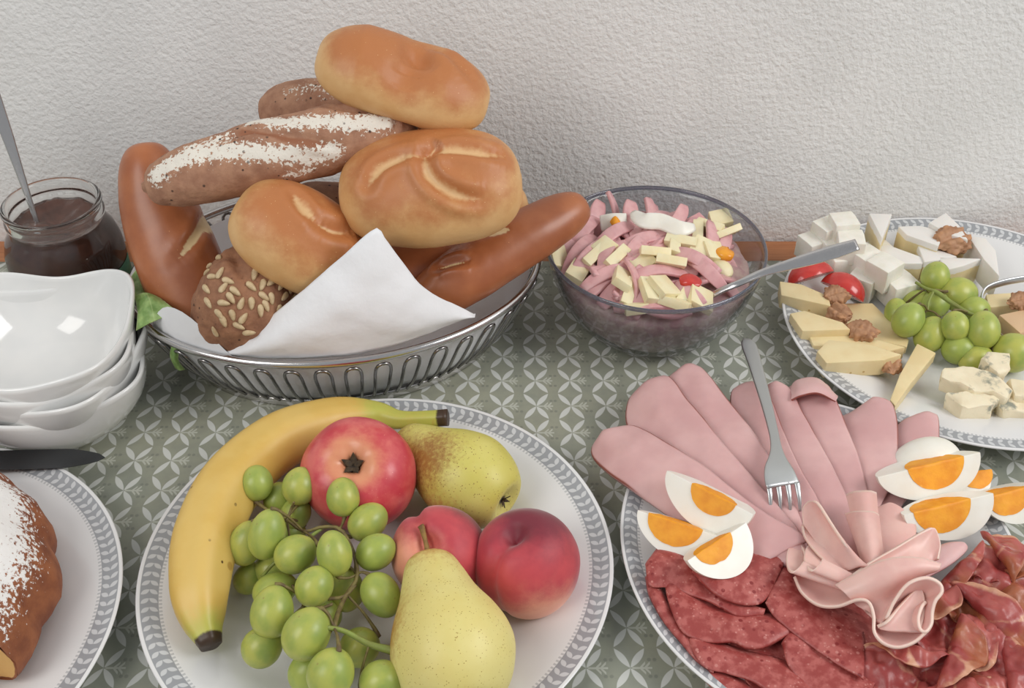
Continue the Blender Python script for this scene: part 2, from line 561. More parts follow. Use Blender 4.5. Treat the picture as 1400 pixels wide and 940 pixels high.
PAPER = Mat('paper_napkin')
PAPER = PAPER.fin(lin(240, 241, 243), 0.85, PAPER.bump(PAPER.noise(0.8, 4), 0.35, 0.2), Subsurface_Weight=0.0)
LEAF = food('lettuce_green', (112, 146, 76), (162, 190, 118), 0.8, 0.35, 0.65, 0.45, 0.5, 2.5, layers=[('edge', (186, 204, 146), 0.5, 1.0, 2, 0.3)], sss=0.1)

BANANA = food('banana_skin', (216, 178, 90), (222, 188, 106), 0.25, 0.35, 0.65, 0.42, 0.05, 3.0,
              layers=[('green', (186, 186, 86), 0.3, 1.0, 1.0, 0.5), ('tip', (66, 48, 34), 0.45, 0.75, 3.0, 0.4)], spots=[((92, 62, 34), 0.6, 0.09), ((190, 150, 76), 0.45, 0.16)], sss=0.08)
APPLE = food('apple_skin', (198, 62, 74), (218, 110, 104), 0.5, 0.35, 0.7, 0.34, 0.05, 2.0,
             layers=[('eye', (222, 150, 112), 0.35, 1.1, 1.0, 0.6), ('cal', (70, 58, 40), 0.5, 0.8, 4.0, 0.4)], spots=[((230, 160, 140), 3.0, 0.08)], Coat_Weight=0.12, Coat_Roughness=0.2, sss=0.06)
PEACH = food('peach_skin', (204, 78, 84), (172, 54, 68), 0.28, 0.3, 0.7, 0.55, 0.06, 10.0,
             layers=[('pale', (232, 156, 128), 0.25, 0.9, 0.8, 0.6), ('dark', (122, 38, 54), 0.2, 0.85, 0.8, 0.6)], sss=0.08, Sheen_Weight=0.35, Sheen_Roughness=0.4)
PEAR = food('pear_skin', (206, 196, 96), (214, 204, 118), 0.3, 0.3, 0.7, 0.42, 0.05, 6.0,
            layers=[('russ', (160, 116, 56), 0.3, 1.0, 3.5, 1.2), ('red', (184, 104, 62), 0.25, 1.0, 3.0, 1.0), ('cal', (72, 46, 28), 0.5, 0.8, 3, 0.3)], spots=[((136, 104, 46), 5.0, 0.24), ((150, 116, 50), 3.4, 0.18)], sss=0.08)
PEARB = food('pale_pear_skin', (226, 214, 140), (220, 204, 124), 0.3, 0.3, 0.7, 0.45, 0.05, 6.0,
             layers=[('russ', (184, 134, 64), 0.25, 0.9, 2.6, 0.9), ('cal', (72, 46, 28), 0.5, 0.8, 3, 0.3)], spots=[((170, 142, 66), 5.5, 0.24), ((176, 150, 74), 3.8, 0.16)], sss=0.08)
m = Mat('green_grape')                     # each grape a little different in ripeness
oi = m.n('ShaderNodeObjectInfo').outputs['Random']
gc = m.mix(oi, lin(170, 184, 92), lin(190, 190, 96))
gc = m.mix(m.step(m.noise(0.8, 3, vec=None), 0.35, 0.7), gc, lin(150, 168, 84))
gd = m.voro(1.3)
gc = m.mix(m.math('MULTIPLY', m.math('SUBTRACT', 1.0, m.step(gd, 0.04, 0.08)), 0.6), gc, lin(150, 130, 76))
m.b.inputs['Subsurface Weight'].default_value = 0.55
m.b.inputs['Subsurface Radius'].default_value = (0.5, 0.5, 0.18)
m.b.inputs['Subsurface Scale'].default_value = S
GRAPE = m.fin(gc, m.math('ADD', m.math('MULTIPLY', m.noise(1.2, 3), 0.25), 0.22))
STEM = food('grape_stem', (128, 116, 66), (98, 80, 52), 1.5, rough=0.6)
STEM_G = food('fresh_grape_stem', (140, 156, 76), (128, 132, 66), 1.0, rough=0.5)
TWIG = food('dry_stalk', (150, 118, 62), (110, 78, 44), 1.5, rough=0.7)
CAKE = food('cake_crust', (156, 94, 58), (124, 68, 42), 0.7, 0.3, 0.7, 0.65, 0.5, 3.0,
            layers=[('sugar', (240, 238, 236), 0.48, 0.62, 3.2, 1.6), ('crumb', (222, 178, 110), 0.5, 0.6)])
CHOC = food('chocolate_spread', (84, 54, 44), (98, 64, 52), 0.8, rough=0.25, bump=0.1, bscale=1.5, Coat_Weight=0.3)
LABELG = food('green_jar_label', (40, 96, 64), (52, 112, 76), 1.0, rough=0.4)

HAM = food('cooked_ham', (225, 184, 181), (208, 162, 161), 0.22, 0.3, 0.7, 0.42, 0.06, 4.0, layers=[('rind', (150, 86, 76), 0.3, 0.9)], sss=0.15, sr=(0.8, 0.3, 0.2))
HAM2 = food('pale_ham', (234, 192, 182), (224, 176, 168), 0.35, 0.35, 0.65, 0.4, 0.05, 4.0, layers=[('rind', (244, 212, 198), 0.3, 0.9)], sss=0.15, sr=(0.8, 0.3, 0.2))
SALAMI = food('salami', (156, 66, 62), (184, 100, 94), 1.3, 0.40, 0.62, 0.42, 0.25, 6.0, spots=[((204, 136, 128), 3.2, 0.26), ((136, 44, 44), 1.5, 0.26), ((200, 130, 122), 1.9, 0.24)], sss=0.06, layers=[('rind', (190, 110, 100), 0.6, 0.95)])
PROSC = food('cured_ham', (152, 62, 60), (186, 100, 92), 0.35, 0.35, 0.7, 0.35, 0.3, 2.0, layers=[('fat', (212, 158, 128), 0.55, 0.95, 1.2, 0.6), ('brown', (166, 96, 64), 0.5, 1.0, 1.0, 0.6)], sss=0.1)
EGGW = food('egg_white', (240, 238, 228), (236, 232, 220), 0.5, rough=0.3, sss=0.2, sr=(0.5, 0.45, 0.35))
YOLK = food('egg_yolk', (246, 168, 36), (232, 146, 22), 0.7, 0.35, 0.65, 0.55, 0.25, 2.0, sss=0.1, spots=[((250, 196, 90), 1.2, 0.2)])
GOUDA = food('hard_cheese', (232, 214, 168), (226, 204, 154), 0.4, rough=0.42, bump=0.05, bscale=3.0, sss=0.15, layers=[('rind', (216, 182, 144), 0.3, 0.9)], spots=[((186, 152, 92), 0.8, 0.10)])
FETA = food('feta', (240, 236, 226), (232, 228, 214), 0.6, rough=0.55, bump=0.3, bscale=3.0, sss=0.15)
BRIE = food('soft_cheese_paste', (226, 208, 162), (218, 198, 148), 0.5, rough=0.45, bump=0.1, bscale=2.0, sss=0.15, layers=[('rind', (232, 228, 222), 0.5, 0.6, 2.0, 0.3)])
BLUE = food('blue_cheese', (238, 226, 196), (230, 216, 184), 0.6, rough=0.55, bump=0.35, bscale=2.0, sss=0.1, layers=[('vein', (142, 144, 130), 0.72, 0.98, 1.2, 0.9)])
SALCH = food('salad_cheese', (238, 228, 190), (234, 220, 176), 0.7, rough=0.4, sss=0.15)
SALHAM = food('salad_ham', (224, 176, 176), (210, 156, 158), 0.7, rough=0.38, sss=0.15, spots=[((230, 180, 180), 1.5, 0.12)])
TOMATO = food('tomato_skin', (206, 66, 58), (188, 48, 46), 0.6, rough=0.2, sss=0.2, Coat_Weight=0.3)
TOMFL = food('tomato_flesh', (214, 84, 62), (196, 62, 48), 1.2, rough=0.25, bump=0.4, bscale=2.0, sss=0.2)
PEPPER = food('orange_pepper', (240, 168, 54), (230, 146, 40), 0.7, rough=0.25, sss=0.2)
WALNUT = food('walnut_kernel', (186, 142, 108), (158, 112, 80), 1.2, 0.3, 0.7, 0.6, 0.5, 5.0, layers=[('ridge', (190, 140, 100), 0.5, 1.0)])
SALBASE = food('mixed_salad', (190, 150, 150), (206, 180, 168), 1.2, 0.35, 0.65, 0.5, 0.6, 2.0)

# ================================================================== the setting
def box(x0, x1, y0, y1, z0, z1):
    V = np.array([(x, y, z) for x in (x0, x1) for y in (y0, y1) for z in (z0, z1)], float)
    F = [(0, 1, 3, 2), (4, 6, 7, 5), (0, 4, 5, 1), (2, 3, 7, 6), (0, 2, 6, 4), (1, 5, 7, 3)]
    return V, F

WALL_Y = 91.3
mk('wall_back', *box(-220, 220, WALL_Y, WALL_Y + 12, -74, 170), WALL, smooth=False, kind='structure')
mk('floor', *box(-220, 220, -160, WALL_Y, -78, -74), FLOOR, smooth=False, kind='structure')

tb = thing('table', 'brown wooden table under the patterned cloth, bare strip along the wall', 'table', (0, 48, -74))
mk('tabletop', *box_cheese([(-92, 4), (92, 4), (92, 91.1), (-92, 91.1)], -3.2, -0.12, 0.25, sub=0), WOOD, tb, smooth=False)
for sx in (-86, 86):
    for sy in (10, 85):
        mk('leg', *box_cheese([(sx - 3, sy - 3), (sx + 3, sy - 3), (sx + 3, sy + 3), (sx - 3, sy + 3)], -74, -3.2, 0.3, sub=0), WOOD, tb, smooth=False)

# tablecloth: lies on the table, hangs over the front and the sides, slightly rippled
nu, nv = 260, 180
U, Vv = np.meshgrid(np.linspace(-112, 112, nu), np.linspace(-18, 87.3, nv), indexing='ij')
du = np.maximum(0, np.abs(U) - 92.6); dv = np.maximum(0, 3.4 - Vv)
gx = np.clip(U, -92.6, 92.6) + np.sign(U) * np.minimum(du, 0.4)
gy = np.maximum(Vv, 3.4) - np.minimum(dv, 0.4)
pp = np.stack([U.ravel(), Vv.ravel(), U.ravel() * 0], 1)
rip = fbm(pp * A(0.05, 0.11, 0), 3, 3) * 0.05 + 0.05 * np.exp(-((pp[:, 1] - 79 - 0.03 * pp[:, 0]) / 1.2) ** 2)
back = np.clip((pp[:, 1] - 84) / 3.3, 0, 1)
rip = rip + back * 0.10 * (0.5 + 0.5 * np.sin(pp[:, 0] * 0.55))
gz = np.clip(rip, -0.04, 0.2).reshape(nu, nv) - np.maximum(du, dv)
G = np.stack([gx, gy, gz], 2)
CLOTH_O = mk('tablecloth', *solid(G, 0.08), CLOTH, org=(0.55, 1.1, 0), label='grey green tablecloth printed with pale four-leaf stars and twigs', cat='tablecloth')

# ================================================================== plates
PROF = [(0.01, 0.52), (4, 0.52), (8.3, 0.50), (9.3, 0.58), (10.1, 0.85), (10.9, 1.22), (11.8, 1.52), (13.0, 1.83), (14.3, 2.12), (15.4, 2.38), (15.62, 2.44), (15.7, 2.40),
        (15.66, 2.28), (14.3, 1.90), (12.8, 1.50), (11.2, 0.98), (10.2, 0.48), (9.5, 0.18), (9.3, 0.02), (8.8, 0.02), (8.5, 0.25), (4, 0.28), (0.01, 0.28)]
def plate(c, R, Rb, rot, label, n=160):
    prof = np.array(PROF)
    a, b = R / 15.7, Rb / 15.7
    V, Fc = lathe(prof, n, (c[0], c[1]), a, b, rot)
    th = np.linspace(0, 2 * np.pi, n, endpoint=False)
    pc = np.stack([np.outer(np.cos(th), prof[:, 0]), np.outer(np.sin(th), prof[:, 0]), np.zeros((n, len(prof)))], 2).reshape(-1, 3)
    V[:, 2] += 0.14
    return mk('plate', V, Fc, PLATE, attrs={'pc': pc}, label=label, cat='plate')

FRUIT_C, CAKE_C, CHEESE_C, HAM_C = A(-9.0, 49.7), A(-41.2, 44.5), A(38.8, 75.4), A(20.8, 50.9)
plate(FRUIT_C, 15.8, 15.8, 0, 'round white plate with grey leaf border holding the fruit')
plate(CAKE_C, 15.9, 15.9, 0.3, 'round white plate with grey leaf border under the sugared cake')
plate(CHEESE_C, 15.7, 15.7, 0.1, 'round white plate with grey leaf border holding the cheeses')
plate(HAM_C, 13.4, 14.8, 0, 'white plate with grey leaf border under the ham and salami')

# ================================================================== stacked bowls
def bowl(c, z0, rot, label, amp=0.45, half=6.85, h=5.6, wob=0.0):
    n, k = 144, 16
    th = np.linspace(0, 2 * np.pi, n, endpoint=False)
    s = np.linspace(0, 1, k)
    def surf(off):
        a = th - rot
        sq = (np.abs(np.cos(a)) ** 4.2 + np.abs(np.sin(a)) ** 4.2) ** (-1 / 4.2)
        R = half * sq
        zr = h + amp * np.cos(4 * (a - math.pi / 4)) + wob * np.sin(3 * th + rot * 9) * 0.5
        circ = np.full(n, half * 1.02)
        G = np.zeros((n, k, 3))
        for j, t in enumerate(s):
            f = 0.40 + 0.60 * math.sqrt(max(0, 1 - (1 - t) ** 2.2))
            Rr = (circ * (1 - t ** 1.5) + R * t ** 1.5) * f - off
            z = zr * t ** 1.0 + off * (1 - t)
            G[:, j, 0] = c[0] + Rr * np.cos(th); G[:, j, 1] = c[1] + Rr * np.sin(th); G[:, j, 2] = z0 + z
        return G
    O, I = surf(0.0), surf(0.34)
    lip = (O[:, -1] + I[:, -1]) / 2 + A(0, 0, 0.13)
    Gs = np.concatenate([O, lip[:, None], I[:, ::-1]], 1)
    V = Gs.reshape(-1, 3); F = gfaces(n, Gs.shape[1], True)
    m = Gs.shape[1]
    F.append(tuple(i * m for i in range(n))[::-1]); F.append(tuple(i * m + m - 1 for i in range(n)))
    return mk('bowl', V, F, PORC, label=label, cat='bowl', group='stacked white bowls')
BC = A(-35.6, 66.2)
for i, (dx, dy, rt, wb, lb) in enumerate([(0.2, 0.0, 0.32, 0.3, 'white wavy porcelain bowl at the bottom of the stack beside the bread basket'),
                                          (0.1, 0.1, -0.16, -0.3, 'second white bowl from the bottom of the wavy bowl stack'),
                                          (-0.1, 0.0, 0.26, 0.3, 'third white bowl from the bottom, just below the topmost bowl'),
                                          (-0.15, 0.1, 0.05, 0.0, 'topmost empty white wavy bowl of the stack, its glossy inside in view')]):
    bowl(BC + A(dx, dy), 0.14 + i * 1.12, rt, lb, wob=wb)

# ================================================================== chocolate spread jar
JC = (-39.0, 81.6)
jar = thing('jar', 'open glass jar of dark chocolate spread behind the white bowls', 'jar', (JC[0], JC[1], 0.05))
outer = [(0.01, 0.05), (4.0, 0.05), (4.6, 0.4), (4.95, 1.4), (5.0, 4.2), (4.9, 6.0), (4.55, 7.2), (4.05, 8.0), (3.9, 8.4), (3.9, 8.7), (4.12, 8.85), (4.12, 9.1), (3.92, 9.25), (3.92, 9.75), (4.12, 9.95), (4.15, 10.15), (4.05, 10.3), (3.85, 10.32), (3.68, 10.2), (3.62, 9.8),
         (3.62, 8.3), (3.8, 7.8), (4.3, 7.0), (4.65, 5.9), (4.75, 4.2), (4.7, 1.4), (4.35, 0.6), (3.9, 0.35), (0.01, 0.35)]
mk('glass_body', *lathe(outer, 96, JC), JGLASS, jar)
pr = [(0.01, 0.40), (3.85, 0.40), (4.4, 0.65), (4.76, 1.4), (4.82, 4.2), (4.72, 5.9), (4.37, 7.0), (3.86, 7.8), (3.66, 8.25), (3.63, 8.45), (3.2, 8.32), (2.4, 8.1), (1.2, 7.9), (0.01, 7.8)]
V, Fc = lathe(pr, 72, JC)
k = V[:, 2] > 7.75
V[k, 2] += fbm(V[k] * A(0.9, 0.9, 0.9), 3, 5) * 0.28
mk('chocolate_spread', V, Fc, CHOC, jar, label='dark brown chocolate spread')
th = np.linspace(-1.25, 0.25, 20)
G = np.stack([np.stack([JC[0] + 5.03 * np.cos(th), JC[1] + 5.03 * np.sin(th), np.full(20, z)], 1) for z in (0.9, 2.6, 4.3)], 0)
mk('paper_label', *solid(G, 0.02), LABELG, jar, label='green paper label')

def cutlery(name, pts, wid, thk, mat, parent=None, up=(0, 0, 1), m=60, e=3.2, **kw):
    c = curve(pts, m)
    t = np.linspace(0, 1, m)
    a = np.interp(t, np.linspace(0, 1, len(wid)), wid); b = np.interp(t, np.linspace(0, 1, len(thk)), thk)
    return mk(name, *sweep(c, a, b, up, 16, e), mat, parent, **kw)
sp = thing('spoon', 'steel spoon handle standing in the chocolate spread jar', 'spoon', (-39.9, 79.6, 2.0))
top = PY(-3, 147, 84.0); bot = A(-39.6, 79.2, 3.0); mid = P(50, 302, 8.2)
dirn = unit(top - mid)
cutlery('handle', [mid - dirn * 1.5, mid, mid + dirn * 5, top, top + dirn * 4], [0.22, 0.24, 0.36, 0.5, 0.55, 0.5], [0.16, 0.12, 0.10, 0.10], STEEL, sp, up=(0.2, -0.9, 0.35))
V, Fc = sweep(curve([mid - dirn * 5.2, mid - dirn * 3.6, mid - dirn * 2.2, mid - dirn * 1.4], 16), [0.3, 0.9, 1.2, 1.4, 1.5, 1.5, 1.5, 1.4, 1.3, 1.1, .9, .7, .5, .35, .25, .22], 0.14, (0.2, -0.9, 0.35), 14)
mk('spoon_bowl', V, Fc, STEEL, sp)

# ================================================================== cake and knife
ck = thing('bundt_cake', 'round brown ring cake dusted with icing sugar, a piece cut out', 'cake', (CAKE_C[0], CAKE_C[1], 0.7))
na, ns = 150, 44
ph = np.linspace(math.radians(-21), math.radians(300), na)
pf = curve([(3.0, 1.0), (3.1, 5.0), (4.2, 8.0), (6.6, 9.3), (9.2, 8.6), (11.2, 6.6), (12.2, 4.2), (12.0, 2.6), (10.4, 1.5), (7.0, 0.9)], ns)
G = np.zeros((na, ns, 3)); sug = np.zeros((na, ns))
for i, a in enumerate(ph):
    fl = 0.5 * (1 - abs(math.sin(a * 6.5 + 0.4)) ** 0.7)
    k = np.clip((pf[:, 0] - 5) / 6, 0, 1) * np.clip((9.2 - pf[:, 1]) / 3, 0, 1)
    rr = pf[:, 0] - fl * k * 1.1
    G[i, :, 0] = CAKE_C[0] + rr * math.cos(a); G[i, :, 1] = CAKE_C[1] + rr * math.sin(a); G[i, :, 2] = pf[:, 1]
    sug[i] = np.clip((pf[:, 1] - 3.6) / 5.2, 0, 1) * 0.95
pp = G.reshape(-1, 3)
N0 = vnormals(pp, gfaces(na, ns))
pp = pp + N0 * (fbm(pp * 0.5, 4, 9) * 0.14)[:, None]
V = np.vstack([pp]); Fc = gfaces(na, ns, False, True)
sg = sug.ravel(); cr = np.zeros(len(V))
mk('crust', V, Fc, CAKE, ck, attrs={'sugar': sg, 'crumb': cr})
for i, nm in ((0, 'cut_face'), (na - 1, 'cut_face')):
    ring_ = V.reshape(na, ns, 3)[i]
    cen = A(CAKE_C[0] + 7.3 * math.cos(ph[i]), CAKE_C[1] + 7.3 * math.sin(ph[i]), 4.8)
    lv = np.stack([cen + (ring_ - cen) * q for q in (0.02, 0.35, 0.7, 0.93, 1.0)], 0)
    lv[:, :, :] += (fbm(lv.reshape(-1, 3) * 1.2, 3, 21) * 0.10).reshape(5, ns, 1)
    VV = lv.reshape(-1, 3)
    mk(nm, VV, gfaces(5, ns, False, True), CAKE, ck, attrs={'sugar': np.zeros(len(VV)), 'crumb': np.repeat([1., 1, 1, 1, 0.2], ns)}, label='pale yellow crumb where the cake is cut')

kn = thing('cake_knife', 'dark steel knife lying on the cake plate behind the cake', 'knife', (-34, 57.8, 2.6))
tp = P(143, 627, 2.75); dr = unit(P(28, 630, 2.75) - tp)
sd = unit(np.cross((0, 0, 1), dr))
nb = 40; t = np.linspace(0, 1, nb)
Lb = 17.0
hw = 0.95 * np.clip(t / 0.16, 0, 1) ** 0.55
G = np.zeros((nb, 5, 3))
for i in range(nb):
    for j, q in enumerate((-1, -.5, 0, .5, 1)):
        G[i, j] = tp + dr * Lb * t[i] - sd * (0.1 + hw[i] * (0.0 + q)) + A(0, 0, 0.02)
mk('blade', *solid(G, np.repeat(0.02 + 0.0 * t, 5).reshape(nb, 5) + np.array([0.02, 0.06, 0.10, 0.14, 0.16])[None]), BLADE, kn, smooth=40)
V, Fc = sweep(curve([tp + dr * (Lb - 0.3), tp + dr * (Lb + 4), tp + dr * (Lb + 9), tp + dr * (Lb + 10.5)], 24), 0.95, 0.55, nv=16, e=3)
mk('handle', V, Fc, STEEL_D, kn)

# ================================================================== wire bread basket
BK = A(-14.5, 77.0); BR = math.radians(10)
def bell(a, b, th, z):
    x, y = a * math.cos(th), b * math.sin(th)
    return A(BK[0] + x * math.cos(BR) - y * math.sin(BR), BK[1] + x * math.sin(BR) + y * math.cos(BR), z)
bs = thing('bread_basket', 'oval silver wire basket lined with paper and piled with bread', 'basket', (BK[0], BK[1], 0.05))
mk('rim', *ring(BK[0], BK[1], 7.0, 16.8, 12.6, BR, (0.30, 0.34), 140, 12), STEEL, bs)
mk('base_band', *ring(BK[0], BK[1], 0.42, 13.4, 9.7, BR, (0.10, 0.36), 120, 12), STEEL, bs)
mk('base_wire', *ring(BK[0], BK[1], 0.95, 13.6, 9.9, BR, 0.14, 120, 8), STEEL, bs)
V, Fc = lathe([(0.01, 0.80), (0.98, 0.80), (1.0, 0.72), (0.98, 0.66), (0.01, 0.66)], 96, (BK[0], BK[1]), 13.4, 9.7, BR)
mk('base_plate', V, Fc, STEEL, bs)
# equal steps along the rim
fine = np.linspace(0, 2 * np.pi, 2000)
pts = np.array([bell(16.8, 12.6, t, 7) for t in fine])
sl = np.r_[0, np.cumsum(np.linalg.norm(np.diff(pts, axis=0), axis=1))]
NL = 40
for i in range(NL):
    tc = np.interp((i + 0.15) / NL * sl[-1] % sl[-1], sl, fine)
    dt = np.interp(((i + 0.15) / NL * sl[-1] + 0.62) % sl[-1], sl, fine) - tc
    if dt < -3: dt += 2 * math.pi
    def wp(dth, k):       # k: 0 at the base .. 1 at the rim
        a = 13.7 + (16.9 - 13.7) * k ** 0.75; b = 10.0 + (12.72 - 10.0) * k ** 0.75
        return bell(a, b, tc + dth, 0.95 + (6.42 - 0.95) * k)
    pl = [wp(-dt * 0.85, 0.0), wp(-dt * 0.95, 0.3), wp(-dt, 0.6), wp(-dt, 0.82), wp(-dt * 0.72, 0.96), wp(0, 1.0),
          wp(dt * 0.72, 0.96), wp(dt, 0.82), wp(dt, 0.6), wp(dt * 0.95, 0.3), wp(dt * 0.85, 0.0)]
    mk('wire_loop', *tube(pl, 0.135, 8, 40), WIRE, bs)

# napkin lining the basket with one corner standing up in front
nk = thing('paper_napkin', 'white paper napkin lining the bread basket, one corner standing up', 'napkin', (BK[0], BK[1], 0.9))
th = np.linspace(0, 2 * np.pi, 120, endpoint=False)
lay = []
for k, t in enumerate(np.linspace(0, 1, 14)):
    row = []
    for a in th:
        wv = fbm(np.array([[math.cos(a) * 3, math.sin(a) * 3, t * 2.0]]), 3, 4)[0]
        top = 1.0 + 0.0 * wv
        if t < 0.35:
            q = t / 0.35; row.append(bell(13.1 * max(q, 0.01), 9.45 * max(q, 0.01), a, 1.0 + 0.1 * wv))
        else:
            q = (t - 0.35) / 0.65
            extra = 0.9 + 0.7 * max(0, math.sin(a * 5 + 1)) * (1 if 2.6 < a < 4.2 or -0.9 < a < 0.9 or a > 5.4 else 0.0)
            kq = q * (extra if True else 1)
            a_, b_ = 13.35 + 3.15 * min(kq, 1) ** 0.75, 9.7 + 2.65 * min(kq, 1) ** 0.75
            row.append(bell(a_ + wv * 0.10 - 0.10, b_ + wv * 0.10 - 0.10, a, 1.0 + 5.9 * kq))
    lay.append(row)
Gn = np.array(lay).transpose(1, 0, 2)
V = Gn.reshape(-1, 3); Fn = gfaces(120, 14, True)
mk('liner', V, Fn, PAPER, nk)
# standing corner: from the rim up to a point
bl = [PY(262, 478, 67.6), PY(330, 486, 65.6), PY(400, 490, 65.0), PY(470, 487, 65.0), PY(540, 472, 65.9), PY(600, 452, 67.4), PY(650, 430, 69.0)]
tl = [PY(270, 463, 67.4), PY(330, 462, 66.0), PY(395, 412, 66.0), PY(455, 362, 66.4), PY(512, 313, 67.3), PY(528, 328, 67.2), PY(578, 392, 67.2), PY(648, 431, 68.9)]
bl = curve(bl, 60); tl = curve(tl, 60, even=True)
G = np.zeros((60, 26, 3))
for i in range(60):
    for j in range(26):
        q = j / 25
        G[i, j] = bl[i] * (1 - q) + tl[i] * q + A(0, -1.1 * math.sin(q * math.pi) * (0.4 + 0.6 * math.sin(i / 59 * math.pi)), 0)
pp = G.reshape(-1, 3)
G[:, :, 1] += (fbm(pp * A(0.28, 0.28, 0.28), 3, 14) * 0.22).reshape(60, 26)
mk('standing_corner', *solid(G, 0.05), PAPER, nk)
bl = [PY(222, 452, 70.4), PY(240, 462, 69.6), PY(262, 474, 68.6)]
G = sheetgrid([bl, [PY(226, 445, 70.6), PY(240, 440, 70.0), PY(250, 450, 69.4)], [PY(232, 432, 70.8), PY(243, 430, 70.4), PY(250, 434, 69.8)]], 16, 16)
mk('corner', *solid(G, 0.05), PAPER, nk)
G = sheetgrid([[PY(318, 482, 66.2), PY(345, 486, 65.6), PY(372, 487, 65.4)], [PY(335, 465, 66.0), PY(350, 466, 65.4), PY(362, 472, 65.2)], [PY(346, 448, 66.2), PY(350, 447, 66.0), PY(354, 450, 66.0)]], 16, 16)
mk('corner', *solid(G, 0.05), PAPER, nk)

# lettuce tucked between bowls and basket
def leafsheet(name, ctrl, label, seed, nu=40, nv=40, amp=0.25):
    G = sheetgrid(ctrl, nu, nv)
    pp = G.reshape(-1, 3)
    G = G + (fbm(pp * 0.7, 3, seed) * amp).reshape(nu, nv, 1) * A(0.4, -0.6, 0.7)
    u = np.abs(np.linspace(-1, 1, nv)); e = np.maximum(u[None, :] ** 6, 0) + np.zeros((nu, 1))
    e = np.maximum(e, np.exp(-((np.linspace(-1, 1, nv)[None, :] + 0.0) / 0.07) ** 2) * 0.8)
    V, Fc = solid(G, 0.06)
    return mk(name, V, Fc, LEAF, attrs={'edge': np.r_[e.ravel(), e.ravel()]}, label=label, cat='leaf')
leafsheet('lettuce_leaf', [[PY(184, 404, 71.0), PY(200, 400, 70.8), PY(218, 408, 70.6)],
                           [PY(188, 426, 69.0), PY(206, 414, 69.0), PY(230, 416, 69.2)],
                           [PY(186, 452, 67.4), PY(212, 438, 67.6), PY(244, 427, 68.4)]], 'pale green crinkled lettuce leaf folded over the left end of the basket', 31)
leafsheet('lettuce_leaf', [[PY(190, 364, 75.0), PY(203, 370, 74.5), PY(218, 382, 74)],
                           [PY(178, 382, 73.5), PY(194, 386, 73), PY(214, 402, 72.6)],
                           [PY(178, 410, 71.4), PY(198, 410, 71.2), PY(222, 422, 71.2)]], 'dark green lettuce leaf in shade behind the pale one', 32)
leafsheet('lettuce_leaf', [[PY(235, 470, 67.2), PY(240, 474, 67.0), PY(246, 474, 66.9)],
                           [PY(233, 487, 67.0), PY(238, 490, 66.6), PY(244, 492, 66.8)],
                           [PY(240, 503, 66.9), PY(246, 506, 66.5), PY(253, 505, 66.9)]], 'small curled green leaf tip poking out below the basket rim', 33, 16, 16, 0.1)

# ================================================================== breads
def seg_dist(V, poly):
    d = np.full(len(V), 1e9)
    for p, q in zip(poly[:-1], poly[1:]):
        ab = q - p
        t = np.clip(((V - p) @ ab) / (ab @ ab + 1e-9), 0, 1)
        d = np.minimum(d, np.linalg.norm(V - p - t[:, None] * ab, axis=1))
    return d

def on_surface(V, N, pl):
    """the surface points of a mesh that lie nearest to a list of photo pixels"""
    view = unit(A(0, 0, CAM_H) - V.mean(0))
    px = proj(V)
    front = (N @ view) > 0.05
    out = []
    for x, y in pl:
        d = (px[:, 0] - x) ** 2 + (px[:, 1] - y) ** 2 + np.where(front, 0, 1e8)
        out.append(V[np.argmin(d)])
    return curve(out, max(12, 8 * len(out)))

def loaf(name, label, mat, spine, wy, wz, k=2.4, up=(0, 0, 1), bot=0.8, nu=130, nv=150, disp=((0.10, 0.35),), scores=(), marks=(), seed=1, group='breads in the basket', cat='bread', lumps=None, es=2.0):
    sp_ = np.array(spine, float)
    s = (1 - np.cos(np.linspace(0.012, 0.988, nu) * np.pi)) / 2
    c = crmat(len(sp_), nu, s) @ sp_
    f = (1 - np.abs(2 * s - 1) ** k) ** (1 / k)
    wy = np.atleast_1d(wy); wz = np.atleast_1d(wz)
    a = np.interp(s, np.linspace(0, 1, len(wy)), wy) * f; b = np.interp(s, np.linspace(0, 1, len(wz)), wz) * f
    V, F = sweep(c, a, b, up, nv, es, bot=bot)
    N = vnormals(V, F)
    if (N * (V - V.mean(0))).sum() < 0:
        F = [q[::-1] for q in F]; N = -N
    for am, fr in disp:
        V = V + N * (fbm(V * fr + seed * 7.3, 3, seed) * am)[:, None]
    at = {'score': np.zeros(len(V)), 'flour': np.zeros(len(V)), 'cut': np.zeros(len(V))}
    upv = unit(up)
    at['top'] = np.clip(N @ upv, 0, 1)
    for sc in scores:                       # (pixels, groove width, depth, lip, colour width); fades out at its ends
        pl = on_surface(V, N, sc[0]) if len(sc[0][0]) == 2 else curve(sc[0], 24)
        d = seg_dist(V, pl)
        k_ = np.argmin(((V[:, None, ::1] - pl[None, ::3]) ** 2).sum(2), 1) / max(1, len(pl[::3]) - 1)
        tp_ = np.clip(np.minimum(k_ + 0.12, 1.0 - k_) / 0.35, 0.05, 1) ** 0.7
        V = V - N * (tp_ * sc[2] * np.exp(-(d / sc[1]) ** 2))[:, None] + N * (tp_ * sc[3] * np.exp(-((d - 1.9 * sc[1]) / sc[1]) ** 2))[:, None]
        if sc[4]:
            at['score'] = np.maximum(at['score'], tp_ ** 0.6 * np.exp(-(d / (sc[4] * tp_)) ** 2))
    for mk_ in marks:                       # (attribute, pixels, width, strength)
        d = seg_dist(V, on_surface(V, N, mk_[1]))
        at[mk_[0]] = np.maximum(at[mk_[0]], mk_[3] * np.exp(-(d / mk_[2]) ** 2))
    return mk(name, V, F, mat, attrs=at, label=label, cat=cat, group=group), V, F

